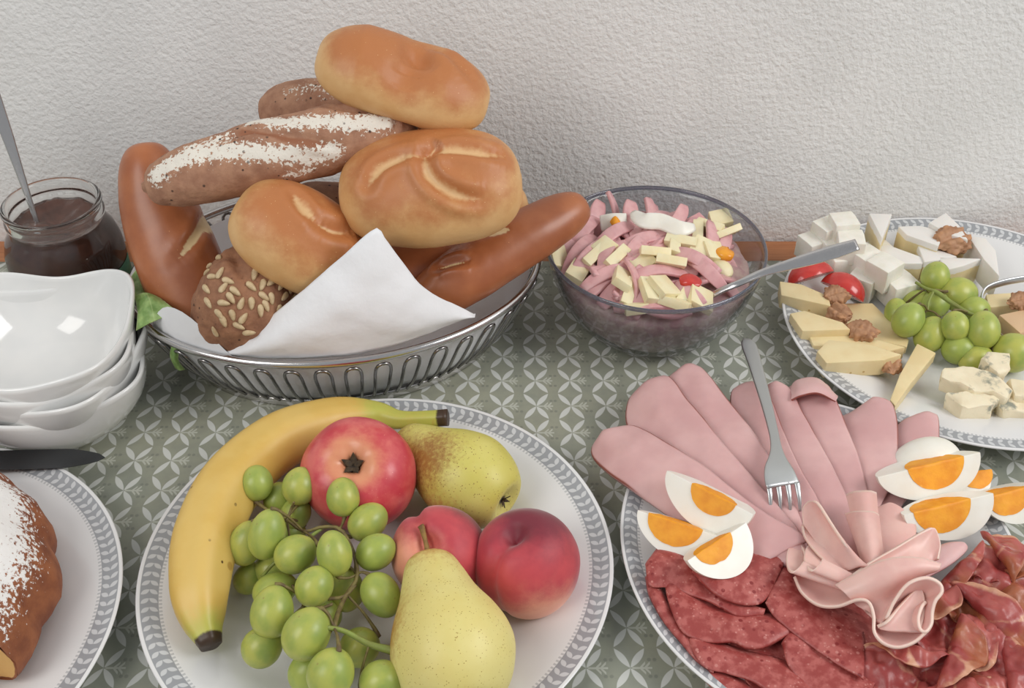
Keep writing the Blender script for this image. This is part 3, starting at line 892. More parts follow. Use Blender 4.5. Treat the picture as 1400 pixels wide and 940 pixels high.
# lye stick leaning at the left end
loaf('lye_stick', 'shiny brown lye bread stick with a pale split leaning at the left of the basket', LYE,
     [PY(198, 196, 80), PY(210, 270, 77.5), PY(242, 350, 74.4), PY(284, 468, 69.8)], [2.4, 2.6, 3.2, 3.5, 3.2], [2.5, 2.6, 2.6, 2.3], 3.2, up=(0.15, -0.75, 0.55), bot=0.9, disp=((0.07, 0.2),), seed=3,
     scores=[([(294, 286), (274, 314), (254, 340), (236, 362)], 0.45, 0.20, 0.10, 0.42), ([(292, 288), (284, 304), (272, 322)], 0.7, 0.15, 0.0, 0.95)])
# seeded roll
so, sV, sF = loaf('seeded_roll', 'dark brown roll covered with sunflower seeds at the front of the basket', SEEDB,
     [PY(287, 372, 70.4), PY(335, 405, 69.2), PY(398, 440, 68.4)], [4.3, 4.5, 4.3], [3.9, 4.2, 3.9], 2.3, up=(0.05, -0.6, 0.8), bot=0.9, disp=((0.22, 0.35), (0.10, 1.1)), seed=5,
     scores=[([(318, 345), (332, 372), (352, 380)], 0.5, 0.55, 0.15, 0)])
sN = vnormals(sV, sF)
if (sN * (sV - sV.mean(0))).sum() < 0: sN = -sN
ns_ = 14
Vs, Fs = sweep(np.stack([np.linspace(-0.5, 0.5, ns_), np.zeros(ns_), np.zeros(ns_)], 1), 0.24 * np.sqrt(np.clip(1 - np.linspace(-1, 1, ns_) ** 2, 0, 1)) * np.linspace(1.25, 0.62, ns_) + 0.01, 0.13 * np.sqrt(np.clip(1 - np.linspace(-1, 1, ns_) ** 2, 0, 1)) + 0.01, nv=10)
seed_me = meshdata('sunflower_seed', Vs, Fs, SEED)
pxs = proj(sV)
seeds = [(289, 368, 70), (300, 352, 40), (287, 363, 20), (301, 372, -50), (292, 378, 15), (283, 372, 10), (305, 393, -50), (346, 376, 90), (345, 391, 35), (359, 388, 100), (371, 386, 120), (385, 390, 95), (396, 394, 70), (391, 378, 40),
         (306, 414, 15), (316, 408, 50), (331, 414, -80), (344, 415, 85), (355, 425, 65), (364, 418, 50), (371, 408, 60), (399, 409, 100), (318, 431, 80), (334, 434, -60), (306, 438, 60), (294, 452, -40), (340, 455, -25), (326, 446, 40), (380, 425, 70), (300, 428, 70), (360, 405, 20), (388, 405, 110), (312, 385, 20), (322, 398, 30), (283, 395, 60), (285, 415, 80)]
view = unit(A(0, 0, CAM_H) - sV.mean(0))
for x, y, an in seeds:
    d = (pxs[:, 0] - x) ** 2 + (pxs[:, 1] - y) ** 2 + np.where(sN @ view > 0.1, 0, 1e8)
    i = int(np.argmin(d)); n = sN[i]
    ex = unit(np.cross(A(0, 1, 0.3), n)); ey = np.cross(n, ex)
    aa = math.radians(-an)
    x_ = ex * math.cos(aa) + ey * math.sin(aa)
    place(seed_me, 'sunflower_seed', sV[i] + n * 0.05, np.stack([x_, np.cross(n, x_), n], 1), parent=so)

# dark loaves deep in the basket; the second is added where only shadow lies
loaf('rye_loaf', 'dark brown loaf in the shade below the large scored wheat roll', LYE, [PY(490, 385, 74.5), PY(575, 370, 75.5), PY(668, 355, 77)], 3.4, 3.2, 2.6, disp=((0.1, 0.3),), seed=8)
loaf('rye_loaf', 'added dark rye loaf filling the shadow under the floured stick', RYE, [PY(380, 300, 78.5), PY(450, 305, 79), PY(530, 310, 79.5)], 3.6, 3.4, 2.6, disp=((0.12, 0.3),), seed=9)
loaf('wheat_roll', 'pale wheat roll peeking out behind the large scored roll', KAISER, [PY(600, 285, 80), PY(660, 288, 80), PY(722, 292, 80.2)], 3.4, 3.0, 2.3, seed=10)
# small wheat roll
loaf('wheat_roll', 'golden wheat roll lying on the seeded roll, left of the napkin point', KAISER,
     [PY(324, 278, 71.3), PY(408, 326, 70.5), PY(488, 376, 69.8)], [3.8, 4.0, 3.8], [3.1, 3.3, 3.1], 2.7, up=(0.42, -0.35, 0.8), bot=0.9, disp=((0.10, 0.25),), seed=12,
     scores=[([(404, 268), (418, 286), (438, 306)], 0.5, 0.35, 0.16, 0.55), ([(438, 306), (462, 314), (490, 318)], 0.6, 0.55, 0.16, 0.2)])
# large scored wheat roll
loaf('wheat_roll', 'large golden wheat roll with star scoring on the right of the pile', KAISER,
     [PY(466, 268, 73.2), PY(590, 258, 73.4), PY(713, 246, 73.8)], [4.4, 4.8, 4.5], [3.6, 3.85, 3.6], 2.8, up=(0.05, -0.42, 0.9), bot=0.78, disp=((0.10, 0.2),), seed=13,
     scores=[([(502, 252), (520, 230), (548, 214), (580, 210)], 0.5, 0.42, 0.24, 0.5), ([(580, 210), (584, 232), (600, 254), (630, 268), (664, 274)], 0.5, 0.45, 0.30, 0.45),
             ([(588, 208), (620, 204), (660, 208), (698, 216)], 0.5, 0.40, 0.24, 0.5), ([(580, 210), (590, 198), (604, 188)], 0.7, 0.8, 0.1, 0.1)])
# second floured stick behind
loaf('rye_stick', 'floured dark rye stick lying behind and under the topmost roll', RYE,
     [PY(358, 152, 83.5), PY(430, 150, 82.5), PY(530, 165, 81.5), PY(636, 196, 80.8)], [2.4, 2.5, 2.3, 1.4], [2.5, 2.6, 2.2, 1.2], 2.8, disp=((0.14, 0.4), (0.05, 1.2)), seed=15,
     marks=[('flour', [(395, 125), (430, 118), (455, 128)], 1.0, 0.55), ('flour', [(540, 155), (590, 172), (624, 184)], 0.9, 0.85)])
# floured rye stick in front
loaf('rye_stick', 'floured brown rye stick with dark grains lying across the pile', RYE,
     [PY(198, 256, 73.2), PY(290, 232, 74.2), PY(390, 206, 75.4), PY(480, 186, 76.6), PY(570, 172, 77.8)], [2.2, 2.5, 2.7, 2.65, 2.5, 1.9], [2.2, 2.5, 2.7, 2.65, 2.5, 1.9], 3.4, up=(0, -0.5, 0.85), bot=0.95, nu=130, disp=((0.16, 0.35), (0.06, 1.2)), seed=16,
     scores=[([(300, 190), (345, 178), (400, 186), (458, 200), (470, 210)], 0.34, 0.26, 0.10, 0), ([(535, 150), (540, 172), (530, 196)], 0.22, 0.22, 0.12, 0), ([(430, 130), (480, 150), (540, 156)], 0.3, 0.2, 0.1, 0)],
     marks=[('flour', [(212, 240), (250, 216), (300, 206), (360, 208), (420, 214), (455, 206)], 0.95, 1.0), ('flour', [(345, 166), (400, 166), (470, 168), (530, 166)], 0.95, 1.0),
            ('flour', [(392, 240), (425, 232)], 0.6, 0.7), ('flour', [(225, 230), (270, 200), (310, 188)], 0.9, 0.8), ('cut', [(330, 182), (400, 192), (462, 204)], 0.5, 0.9)])
# right lye stick
loaf('lye_stick', 'shiny brown lye bread stick resting on the right rim of the basket', LYE,
     [PY(558, 428, 70.4), PY(640, 374, 72.6), PY(715, 327, 75.2), PY(800, 278, 78.2)], [2.2, 2.45, 2.4, 2.2], [2.1, 2.2, 2.2, 2.0], 3.4, up=(-0.2, -0.4, 0.9), bot=0.85, disp=((0.07, 0.25),), seed=18,
     scores=[([(598, 366), (622, 358), (652, 356)], 0.4, 0.35, 0.25, 0.12), ([(664, 322), (680, 316), (702, 313)], 0.4, 0.1, 0.05, 0.55)])
# roll on top
loaf('wheat_roll', 'smooth golden wheat roll at the very top of the bread pile', KAISER,
     [PY(434, 76, 79.6), PY(548, 108, 79.2), PY(666, 148, 78.6)], [3.5, 3.7, 3.8, 3.8, 3.5], [2.7, 3.15, 2.45, 2.8, 2.6], 2.9, up=(0.28, -0.25, 0.93), bot=0.85, disp=((0.10, 0.22),), seed=19,
     scores=[([PY(546, 108, 79.2) + A(0.7, -0.7, 2.6) + A(-0.25 * k + 0.9, -1.0 * k, -0.3 * k) for k in (-4, -2, 0, 2, 4)], 1.1, 0.9, 0.1, 0.0), ([(560, 76), (576, 88), (600, 96)], 0.6, 0.3, 0.12, 0.0), ([(594, 66), (630, 88), (656, 124)], 0.5, 0.22, 0.10, 0.0)])

# ================================================================== fruit
def revolve(prof, nu, nv, c, axis, up=(0, 0, 1), disp=0.0, seed=0, fn=None):
    """prof: (r, h) from the stalk end to the other, along axis through c"""
    pf = curve(prof, nu)
    Rm = frame(axis, up)
    ph = np.linspace(0, 2 * np.pi, nv, endpoint=False)
    L = np.stack([np.repeat(pf[:, 1][:, None], nv, 1), np.outer(pf[:, 0], np.cos(ph)), np.outer(pf[:, 0], np.sin(ph))], 2).reshape(-1, 3)
    if fn is not None:
        L = fn(L)
    V = L @ Rm.T + np.asarray(c)
    if disp:
        V = V + (L / (np.linalg.norm(L, axis=1, keepdims=True) + 1e-6) @ Rm.T) * (fbm(V * 0.25, 2, seed) * disp)[:, None]
    F = gfaces(nu, nv, False, True)
    F.append(tuple(range(nv))); F.append(tuple((nu - 1) * nv + j for j in range(nv))[::-1])
    return V, F, L, Rm

# banana
bn = [P(288, 882, 3.1), P(277, 846, 3.5), P(272, 800, 4.0), P(283, 730, 4.5), P(318, 660, 4.7), P(380, 606, 4.4), P(450, 578, 3.7), P(512, 569, 3.6), P(545, 574, 3.8), P(580, 573, 4.1), P(612, 571, 4.4)]
n = 110
c = curve(bn, n)
t = np.linspace(0, 1, n)
r = np.interp(t, [0, 0.012, 0.03, 0.09, 0.22, 0.4, 0.6, 0.74, 0.80, 0.84, 0.88, 0.97, 1.0], [0.5, 0.85, 1.0, 1.75, 2.15, 2.2, 2.1, 1.75, 1.3, 0.92, 0.66, 0.60, 0.66])
r = np.convolve(np.pad(r, 4, mode='edge'), np.ones(9) / 9, 'valid')
V, Fc = sweep(c, r, r * 0.98, (0.1, -0.2, 1), 40)
q = (V[:n * 40].reshape(n, 40, 3) - c[:, None])
ph = np.linspace(0, 2 * np.pi, 40, endpoint=False)
V[:n * 40] = (c[:, None] + q * (1 + 0.045 * np.cos(5 * ph))[None, :, None]).reshape(-1, 3)
tt = np.r_[np.repeat(t, 40), 0, 1]
grn = np.clip(np.maximum((0.12 - tt) / 0.10, (tt - 0.72) / 0.1), 0, 1)
tip = np.clip(np.maximum((0.030 - tt) / 0.02, (tt - 0.965) / 0.02), 0, 1)
mk('banana', V, Fc, BANANA, attrs={'green': grn * 0.9, 'tip': tip}, label='ripe yellow banana curving along the back left rim of the fruit plate', cat='banana')

# apple, blossom end towards the camera
ac = P(491, 649, 4.75); ax = unit(A(-0.02, -0.50, 0.86))
ap = thing('apple', 'red and pink apple with its dark blossom end up, beside the banana', 'apple', (ac[0], ac[1], 0.75))
prof = [(0.02, -2.6), (0.5, -2.9), (1.4, -3.3), (2.7, -2.9), (3.6, -1.6), (3.95, 0.2), (3.7, 1.8), (2.8, 2.9), (1.7, 3.3), (0.9, 3.1), (0.5, 2.7), (0.2, 2.45), (0.02, 2.4)]
def apple_fn(L):
    a = np.arctan2(L[:, 2], L[:, 1]); k = np.clip((L[:, 0] - 1) / 2.5, 0, 1)
    L = L.copy(); L[:, 0] += 0.05 * np.cos(5 * a) * k; L[:, 1] *= 1.0 + 0.02 * np.cos(2 * a)
    return L
V, Fc, L, Rm = revolve(prof, 60, 64, ac, ax, disp=0.12, seed=2, fn=apple_fn)
rr = np.hypot(L[:, 1], L[:, 2])
up_k = (L[:, 0] > 0)
eye = np.where(up_k, np.exp(-((rr - 0.5) / 1.5) ** 2), 0)
blush = np.clip((V[:, 2] - ac[2]) / 3.5, 0, 1) * 0.35
cal = np.where(up_k, np.exp(-(rr / 0.85) ** 2), 0)
mk('skin', V, Fc, APPLE, ap, attrs={'eye': np.clip(eye + blush, 0, 1), 'cal': cal})
CALM = food('dry_calyx', (78, 62, 42), (52, 42, 32), 3.0, rough=0.8)
for k in range(5):
    a = k * 2 * math.pi / 5 + 0.3
    d0 = Rm @ A(0, math.cos(a), math.sin(a))
    p0 = ac + ax * 2.62
    V, Fc = sweep(curve([p0 + d0 * 0.05, p0 + d0 * 0.45 + ax * 0.25, p0 + d0 * 0.75 + ax * 0.62], 8), [0.22, 0.26, 0.26, 0.23, 0.19, 0.14, 0.09, 0.03], 0.05, tuple(ax), 8)
    mk('sepal', V, Fc, CALM, ap)

# pears
def pear(label, bottom, neck, Rb, mat, up, prof, stem=None, red=None, seed=0, cat='pear', russ=None):
    c = (np.asarray(bottom) + neck) / 2
    ax = unit(np.asarray(neck) - bottom); Ln = np.linalg.norm(np.asarray(neck) - bottom)
    pf = [(r * Rb, (h - 0.5) * Ln) for r, h in prof]
    V, Fc, L, Rm = revolve(pf, 70, 64, c, ax, up, disp=0.10, seed=seed)
    pt = thing('pear', label, cat, (c[0], c[1], V[:, 2].min()))
    h = L[:, 0] / Ln + 0.5
    rr = np.hypot(L[:, 1], L[:, 2])
    at = {'russ': np.clip((h - 0.72) / 0.3, 0, 1) * 0.8 + np.clip((0.1 - h) / 0.15, 0, 1) * 0.4,
          'red': np.zeros(len(V)), 'cal': np.where(h < 0.2, np.exp(-(rr / 0.5) ** 2), 0)}
    if red is not None:
        rp = np.asarray(red)
        at['red'] = np.exp(-(np.linalg.norm(V - rp, axis=1) / 2.6) ** 2)
    if russ is not None:
        at['russ'] = np.maximum(at['russ'], 0.95 * np.exp(-(np.linalg.norm(V - np.asarray(russ), axis=1) / 2.8) ** 2))
    mk('skin', V, Fc, mat, pt, attrs=at)
    b0 = c - ax * (Ln / 2 - 0.32)
    for k in range(5):
        a = k * 2 * math.pi / 5
        d0 = Rm @ A(0, math.cos(a), math.sin(a))
        VV, FF = sweep(curve([b0 + d0 * 0.05, b0 + d0 * 0.3 - ax * 0.22, b0 + d0 * 0.5 - ax * 0.36], 7), [0.14, 0.14, 0.13, 0.11, 0.08, 0.05, 0.02], 0.035, tuple(-ax), 8)
        mk('sepal', VV, FF, CALM, pt)
    if stem is not None:
        mk('stalk', *tube(stem, [0.26, 0.18, 0.15, 0.17, 0.22], 10, 16), TWIG, pt)
    return pt
PPR = [(0.02, 0.045), (0.18, 0.03), (0.5, 0.0), (0.8, 0.10), (0.97, 0.25), (0.99, 0.38), (0.87, 0.54), (0.66, 0.70), (0.52, 0.84), (0.40, 0.945), (0.22, 0.99), (0.02, 1.0)]
pb, pn = P(692, 686, 3.7), P(545, 596, 4.5)
pear('yellow green freckled pear lying on its side behind the dark peach', pb, pn, 3.35, PEAR, (0, 0, 1), PPR, red=P(610, 705, 2.6), seed=4, russ=P(590, 625, 6.0))
fb, fn_ = P(636, 964, 4.2), P(584, 757, 6.2)
pear('pale yellow pear standing stalk up at the front of the fruit plate', fb, fn_, 3.75, PEARB, (0, 0, 1), PPR, stem=[fn_ - unit(fn_ - fb) * 0.25, P(583, 745, 6.4), P(577, 722, 7.0), P(575, 718, 7.1)], seed=6, russ=P(552, 870, 5.0))

# peaches
def peach(label, c, R, ax, crease, pale, dark, seed, wide=1.0):
    prof = [(0.02, -0.92), (0.35, -0.98), (0.75, -0.80), (0.97, -0.30), (1.0, 0.1), (0.88, 0.55), (0.60, 0.88), (0.32, 0.94), (0.14, 0.80), (0.02, 0.70)]
    prof = [(r * R, h * R * 0.95) for r, h in prof]
    def fn(L):
        a = np.arctan2(L[:, 2], L[:, 1])
        da = np.abs((a - crease + np.pi) % (2 * np.pi) - np.pi)
        rr = np.hypot(L[:, 1], L[:, 2]) / R
        k = 1 - 0.12 * np.exp(-(da * np.maximum(rr, 0.15) / 0.16) ** 2) * np.clip((L[:, 0] / R + 0.9), 0, 1)
        L = L.copy(); L *= k[:, None]
        return L
    V, Fc, L, Rm = revolve(prof, 56, 72, c, ax, disp=0.10, seed=seed, fn=fn)
    pl = np.exp(-(np.linalg.norm(V - np.asarray(pale), axis=1) / (R * 0.95)) ** 2)
    dk = np.exp(-(np.linalg.norm(V - np.asarray(dark), axis=1) / (R * 1.0)) ** 2)
    return mk('peach', V, Fc, PEACH, attrs={'pale': pl, 'dark': dk}, label=label, cat='peach')
c1 = P(719, 768, 4.2)
peach('dark red peach at the right side of the fruit plate', c1, 3.45, unit(A(-0.25, -0.05, 0.97)), -0.9, c1 + A(1.0, -2.6, -2.0), c1 + A(0.6, 1.6, 2.8), 3)
c2 = P(600, 757, 4.1)
peach('pink peach half hidden between apple, grapes and front pear', c2, 3.15, unit(A(-0.2, -0.45, 0.85)), 2.4, c2 + A(-1.8, -2.4, 1.0), c2 + A(2.4, 2.6, 1.0), 5)

# grapes: each bunch is one thing, every grape a part
nb_ = 22
sx_ = np.linspace(-1, 1, nb_); 
Vg, Fg = sweep(np.stack([-np.cos(np.linspace(0.03, np.pi - 0.03, nb_)), np.zeros(nb_), np.zeros(nb_)], 1), np.sin(np.linspace(0.03, np.pi - 0.03, nb_)) * (1 + 0.06 * np.cos(np.linspace(0.03, np.pi - 0.03, nb_))), np.sin(np.linspace(0.03, np.pi - 0.03, nb_)), nv=24)
grape_me = meshdata('grape', Vg, Fg, GRAPE)
def bunch(label, base, grapes, stems, hubs):
    b = thing('grape_bunch', label, 'grapes', base)
    rg = random.Random(4)
    for (px, py, z, w_, l_, ang) in grapes:
        c = P(px, py, z)
        d = np.linalg.norm(c - A(0, 0, CAM_H)); sc = d / F_PX
        rt, ut = A(1, 0, 0), A(0, SP, CP)
        aa = math.radians(ang)
        ax_ = unit(rt * math.cos(aa) + ut * math.sin(aa) + A(0, -CP, SP) * rg.uniform(-0.25, 0.25))
        place(grape_me, 'grape', c, frame(ax_), (l_ * sc * 1.0, w_ * sc, w_ * sc), b)
        # pedicel from the grape to the closest hub
        hb = min(hubs, key=lambda h: np.linalg.norm(P(*h) - c)); h = P(*hb)
        e1, e2 = c + ax_ * l_ * sc * 0.95, c - ax_ * l_ * sc * 0.95
        e = e1 if np.linalg.norm(e1 - h) < np.linalg.norm(e2 - h) else e2
        md = (e + h) / 2 + (e - c) * 0.15
        mk('pedicel', *tube([e - (e - c) * 0.06, e + (e - c) * 0.10, md, h], [0.19, 0.11, 0.08, 0.09], 7, 12), STEM, b)
    for pl, rad, mt in stems:
        mk('stem', *tube([P(*q) for q in pl], rad, 8, 24), mt, b)
    return b
bunch('bunch of green grapes at the front left of the fruit plate', (P(430, 790, 0.7)[0], P(430, 790, 0.7)[1], 0.7),
      [(351, 660, 5.6, 21.5, 24, 90), (381, 682, 4.0, 20, 23, 80), (410, 664, 5.8, 23.5, 26, 75), (469, 679, 6.4, 22.5, 26.5, 95), (503, 713, 5.4, 24, 29, 40), (514, 754, 5.6, 24, 28, 30),
       (521, 813, 4.6, 25.5, 32, -55), (365, 730, 6.0, 24.5, 35, 75), (337, 742, 4.6, 23, 31, 70), (404, 757, 5.6, 25.5, 29, 25), (457, 756, 6.8, 23.5, 31, 100), (430, 801, 5.8, 25, 28, 60),
       (376, 806, 3.4, 23, 30, 20), (372, 836, 5.4, 28, 35, 80), (419, 866, 6.0, 31, 36, 60), (358, 884, 3.6, 26, 28, 50), (452, 920, 5.6, 31, 34, 70), (421, 918, 3.2, 25, 29, 60), (522, 931, 4.6, 28, 30, 20),
       (492, 884, 2.8, 26, 27, 30), (473, 806, 3.4, 24, 29, 90), (404, 702, 3.8, 20, 24, 60), (396, 728, 2.6, 20, 22, 30), (372, 778, 2.4, 22, 24, 0), (440, 840, 2.6, 25, 27, 0), (340, 790, 2.0, 19, 22, 60)],
      [([(566, 898, 5.2), (540, 890, 5.3), (505, 880, 5.6), (470, 862, 6.2), (440, 857, 6.6), (423, 858, 6.9)], [0.34, 0.28, 0.2, 0.16, 0.15, 0.2], STEM_G),
       ([(456, 858, 6.3), (463, 835, 5.6), (474, 812, 5.2), (488, 790, 5.2), (486, 765, 5.4), (478, 742, 5.4), (464, 722, 5.6), (440, 720, 5.6), (415, 726, 5.2), (392, 710, 5.0)], [0.16, 0.15, 0.14, 0.13, 0.12, 0.11, 0.1], STEM),
       ([(392, 712, 5.0), (398, 695, 5.4), (402, 686, 6.0)], 0.08, STEM), ([(455, 825, 5.4), (440, 830, 5.3), (420, 824, 5.0), (400, 800, 4.4)], 0.10, STEM), ([(486, 800, 5.1), (470, 815, 5.3), (448, 818, 5.3)], 0.12, STEM),
       ([(440, 722, 5.4), (380, 765, 4.6), (358, 788, 3.6)], 0.12, STEM_G)],
      [(456, 856, 6.3), (474, 812, 5.2), (488, 785, 5.2), (464, 722, 5.6), (415, 726, 5.2), (392, 708, 5.0), (420, 824, 5.0), (505, 880, 5.6)])

# ================================================================== salad in the glass bowl
SB = (12.0, 78.1); RZ = 8.5
sbw = thing('salad_bowl', 'smoky grey glass bowl full of ham and cheese salad', 'bowl', (SB[0], SB[1], 0.1))
op = [(0.01, 0.14), (4.2, 0.14), (5.2, 0.5), (6.8, 2.0), (8.1, 4.4), (8.8, 6.6), (9.1, 8.2)]
ip = [(8.9, 8.2), (8.58, 6.6), (7.88, 4.5), (6.6, 2.2), (5.0, 0.85), (4.0, 0.5), (0.01, 0.5)]
mk('glass_body', *lathe(np.vstack([curve(op, 22), curve(ip, 22)]), 120, SB), SMOKE, sbw)
mk('rim', *ring(SB[0], SB[1], 8.28, 9.05, 9.05, 0, (0.13, 0.2), 120, 10), SMOKE_R, sbw, label='dark blue grey glass rim')
V, Fc = lathe(curve([(0.01, 0.6), (3.9, 0.62), (4.9, 1.0), (6.4, 2.3), (7.6, 4.4), (8.05, 6.0), (7.6, 6.4), (5.0, 6.9), (2.5, 7.1), (0.01, 7.1)], 40), 100, SB)
V = V + (fbm(V * 1.1, 3, 8) * 0.22)[:, None] * A(0.2, 0.2, 1) - A(0, 0, 0.1)
mk('salad_mix', V, Fc, SALBASE, label='mass of chopped ham and cheese filling the glass bowl', cat='salad', kind='stuff')
def mound(x, y):
    r = math.hypot(x - SB[0], y - SB[1])
    return 7.15 - 0.55 * (r / 7.5) ** 2 + 0.5 * math.exp(-((x - SB[0] + 1.5) ** 2 + (y - SB[1]) ** 2) / 16)
strips = []
for k, (ln, bend, wd) in enumerate([(4.4, 0.6, 0.62), (3.6, 0.35, 0.75), (5.2, 0.9, 0.58), (3.0, 0.2, 0.6), (4.0, -0.4, 0.68)]):
    m_ = 16; u_ = np.linspace(-1, 1, m_)
    cpts = np.stack([u_ * ln / 2, 0.18 * np.sin(u_ * 2 + k), bend * (0.4 - u_ ** 2)], 1)
    V, Fc = sweep(cpts, wd * (1 - 0.35 * np.abs(u_) ** 3), 0.18, (0.12, 0.3 * (k % 2), 1), 16, 6.0)
    strips.append(meshdata('ham_strip', V, Fc, SALHAM))
rs = random.Random(21)
GH = 'ham strips in the salad bowl'
def strip(px, py, z, ang, tilt=0.0, roll=0.0, v=None, lb='pink ham strip lying loose among the others in the salad'):
    c = P(px, py, z)
    R = rotz(math.radians(ang)) @ np.array([[math.cos(tilt), 0, -math.sin(tilt)], [0, 1, 0], [math.sin(tilt), 0, math.cos(tilt)]]) @ rotx(roll)
    v = rs.randrange(5) if v is None else v
    hl = (2.2, 1.8, 2.6, 1.5, 2.0)[v]
    rad = c[:2] - A(*SB); rho_ = np.linalg.norm(rad)
    lim = 8.0 - hl * abs(float(R[:2, 0] @ (rad / (rho_ + 1e-6)))) * 0.9 - (0.4 if z < 7.8 else 0)
    if rho_ > lim:
        c[:2] = A(*SB) + rad / rho_ * max(lim, 2.0)
    place(strips[v], 'ham_strip', c, R, (1, 1, 1), label=lb, cat='ham strip', group=GH)
for k in range(74):
    a = rs.uniform(0, 2 * math.pi); r = 7.0 * math.sqrt(rs.random())
    x, y = SB[0] + r * math.cos(a), SB[1] + r * math.sin(a)
    q = proj(np.array([[x, y, mound(x, y)]]))[0]
    if q[0] > 985: continue
    strip(q[0], q[1], mound(x, y) + rs.uniform(-0.15, 0.5), rs.uniform(15, 80) if rs.random() < .7 else rs.uniform(-60, 180), rs.uniform(-0.2, 0.25), rs.uniform(-0.5, 0.6))
SLB = ['long ham strip at the left edge of the salad', 'long ham strip just right of the leftmost one in the salad', 'ham strip standing up at the back left of the salad', 'ham strip below the egg slice in the salad', 'ham strip left of the central cheese slab', 'curved ham strip behind the upright cheese slab', 'long curved ham strip at the front left of the salad',
       'ham strip standing right beside the upright cheese slab', 'broad ham strip right of the centre, pointing to the tomato', 'ham strip reaching down towards the salad fork', 'flat ham strip along the front rim of the salad', 'ham strip below the two central cheese slabs', 'ham strip under the long egg white strip', 'ham strip between the egg slice and the egg white strip', 'short ham strip behind the central cheese slab',
       'ham strip end behind the long egg white strip', 'ham strip leaning on the orange pepper', 'short ham strip at the front left near the glass', 'ham strip below the upright cheese slab, near the front rim', 'ham strip at the far left behind the bread stick tip', 'ham strip at the back left beneath the bread stick', 'ham strip left of the front right cheese cube', 'ham strip end at the back rim in the middle', 'ham strip end at the back right rim', 'ham strip left of the egg slice at the back']
for q in [(793, 345, 7.6, 60, .2, .3, 2), (805, 352, 7.7, 55, .2, .5, 2), (838, 282, 8.0, 110, .7, 1.2, 3), (840, 322, 8.0, 45, .1, .4, 2), (868, 340, 8.2, 50, .1, .2, 0), (838, 366, 8.0, 30, 0, .2, 4), (835, 377, 7.8, 25, .1, .3, 2),
          (868, 385, 7.9, 95, .3, .9, 0), (945, 355, 8.2, -40, .1, .5, 2), (960, 368, 8.0, -55, 0, .6, 2), (893, 418, 7.2, -5, 0, 0, 0), (900, 375, 8.0, 10, 0, .1, 2), (905, 318, 8.2, 20, .1, .4, 1), (862, 300, 8.0, 80, .5, .8, 1), (880, 328, 8.2, 15, 0, .2, 0),
          (928, 298, 7.8, 70, .4, .8, 3), (972, 330, 7.8, 75, .3, .6, 0), (820, 388, 7.4, 40, .1, .2, 1), (880, 410, 7.4, 60, .3, .4, 3), (778, 330, 7.4, 70, .2, .4, 0), (800, 318, 7.6, 60, .2, .4, 2), (935, 400, 7.5, -60, .1, .5, 0), (890, 290, 7.6, 100, .5, .9, 3), (990, 332, 7.3, 80, .5, .8, 3), (815, 300, 7.6, 70, .5, .9, 1)]:
    strip(*q, lb='pink ' + SLB.pop(0))
cubes = []
for k, (a_, b_, h_) in enumerate([(2.5, 1.6, 0.75), (1.9, 1.7, 0.85), (2.7, 1.0, 0.9), (2.3, 2.1, 0.6)]):
    V, Fc = box_cheese([(-a_ / 2, -b_ / 2), (a_ / 2, -b_ / 2 + 0.1), (a_ / 2 - 0.08, b_ / 2), (-a_ / 2 + 0.05, b_ / 2 - 0.05)], -h_ / 2, h_ / 2, 0.07, sub=0)
    cubes.append(meshdata('cheese_piece', V, Fc, SALCH, smooth=35))
GC = 'cheese pieces in the salad bowl'
CLB = ['cheese slab standing on edge at the centre of the salad', 'cheese slab on edge just below and right of the central one', 'upright cheese slab near the front left of the salad', 'cheese slab leaning behind the large square one in front', 'large square cheese slab at the front of the salad', 'cheese slab touching the front rim below the square one', 'cheese cube at the front right of the salad by the fork',
       'cheese piece just left of the front right cube', 'long cheese stick at the back right of the salad', 'square cheese slice farthest right at the back of the salad', 'upright cheese stick left of the back right stick', 'cheese chunk left of the orange pepper', 'cheese stick below the long egg white strip', 'short cheese stick tucked under the one below the egg white', 'cheese stick at the left between ham strips',
       'cheese chunk behind the left cheese stick', 'cheese stick beside the tip of the brown bread stick', 'cheese slab at the far left under the bread stick', 'small cheese chunk left of the central slabs', 'thin cheese stick at the centre left of the salad', 'cheese stick hidden under the egg white strip', 'cheese chunk touching the orange pepper from the left', 'cheese chunk at the very front against the glass', 'cheese stick below the upright front left slab', 'cheese chunk at the lower left near the rim', 'small cheese chunk at the back right rim']
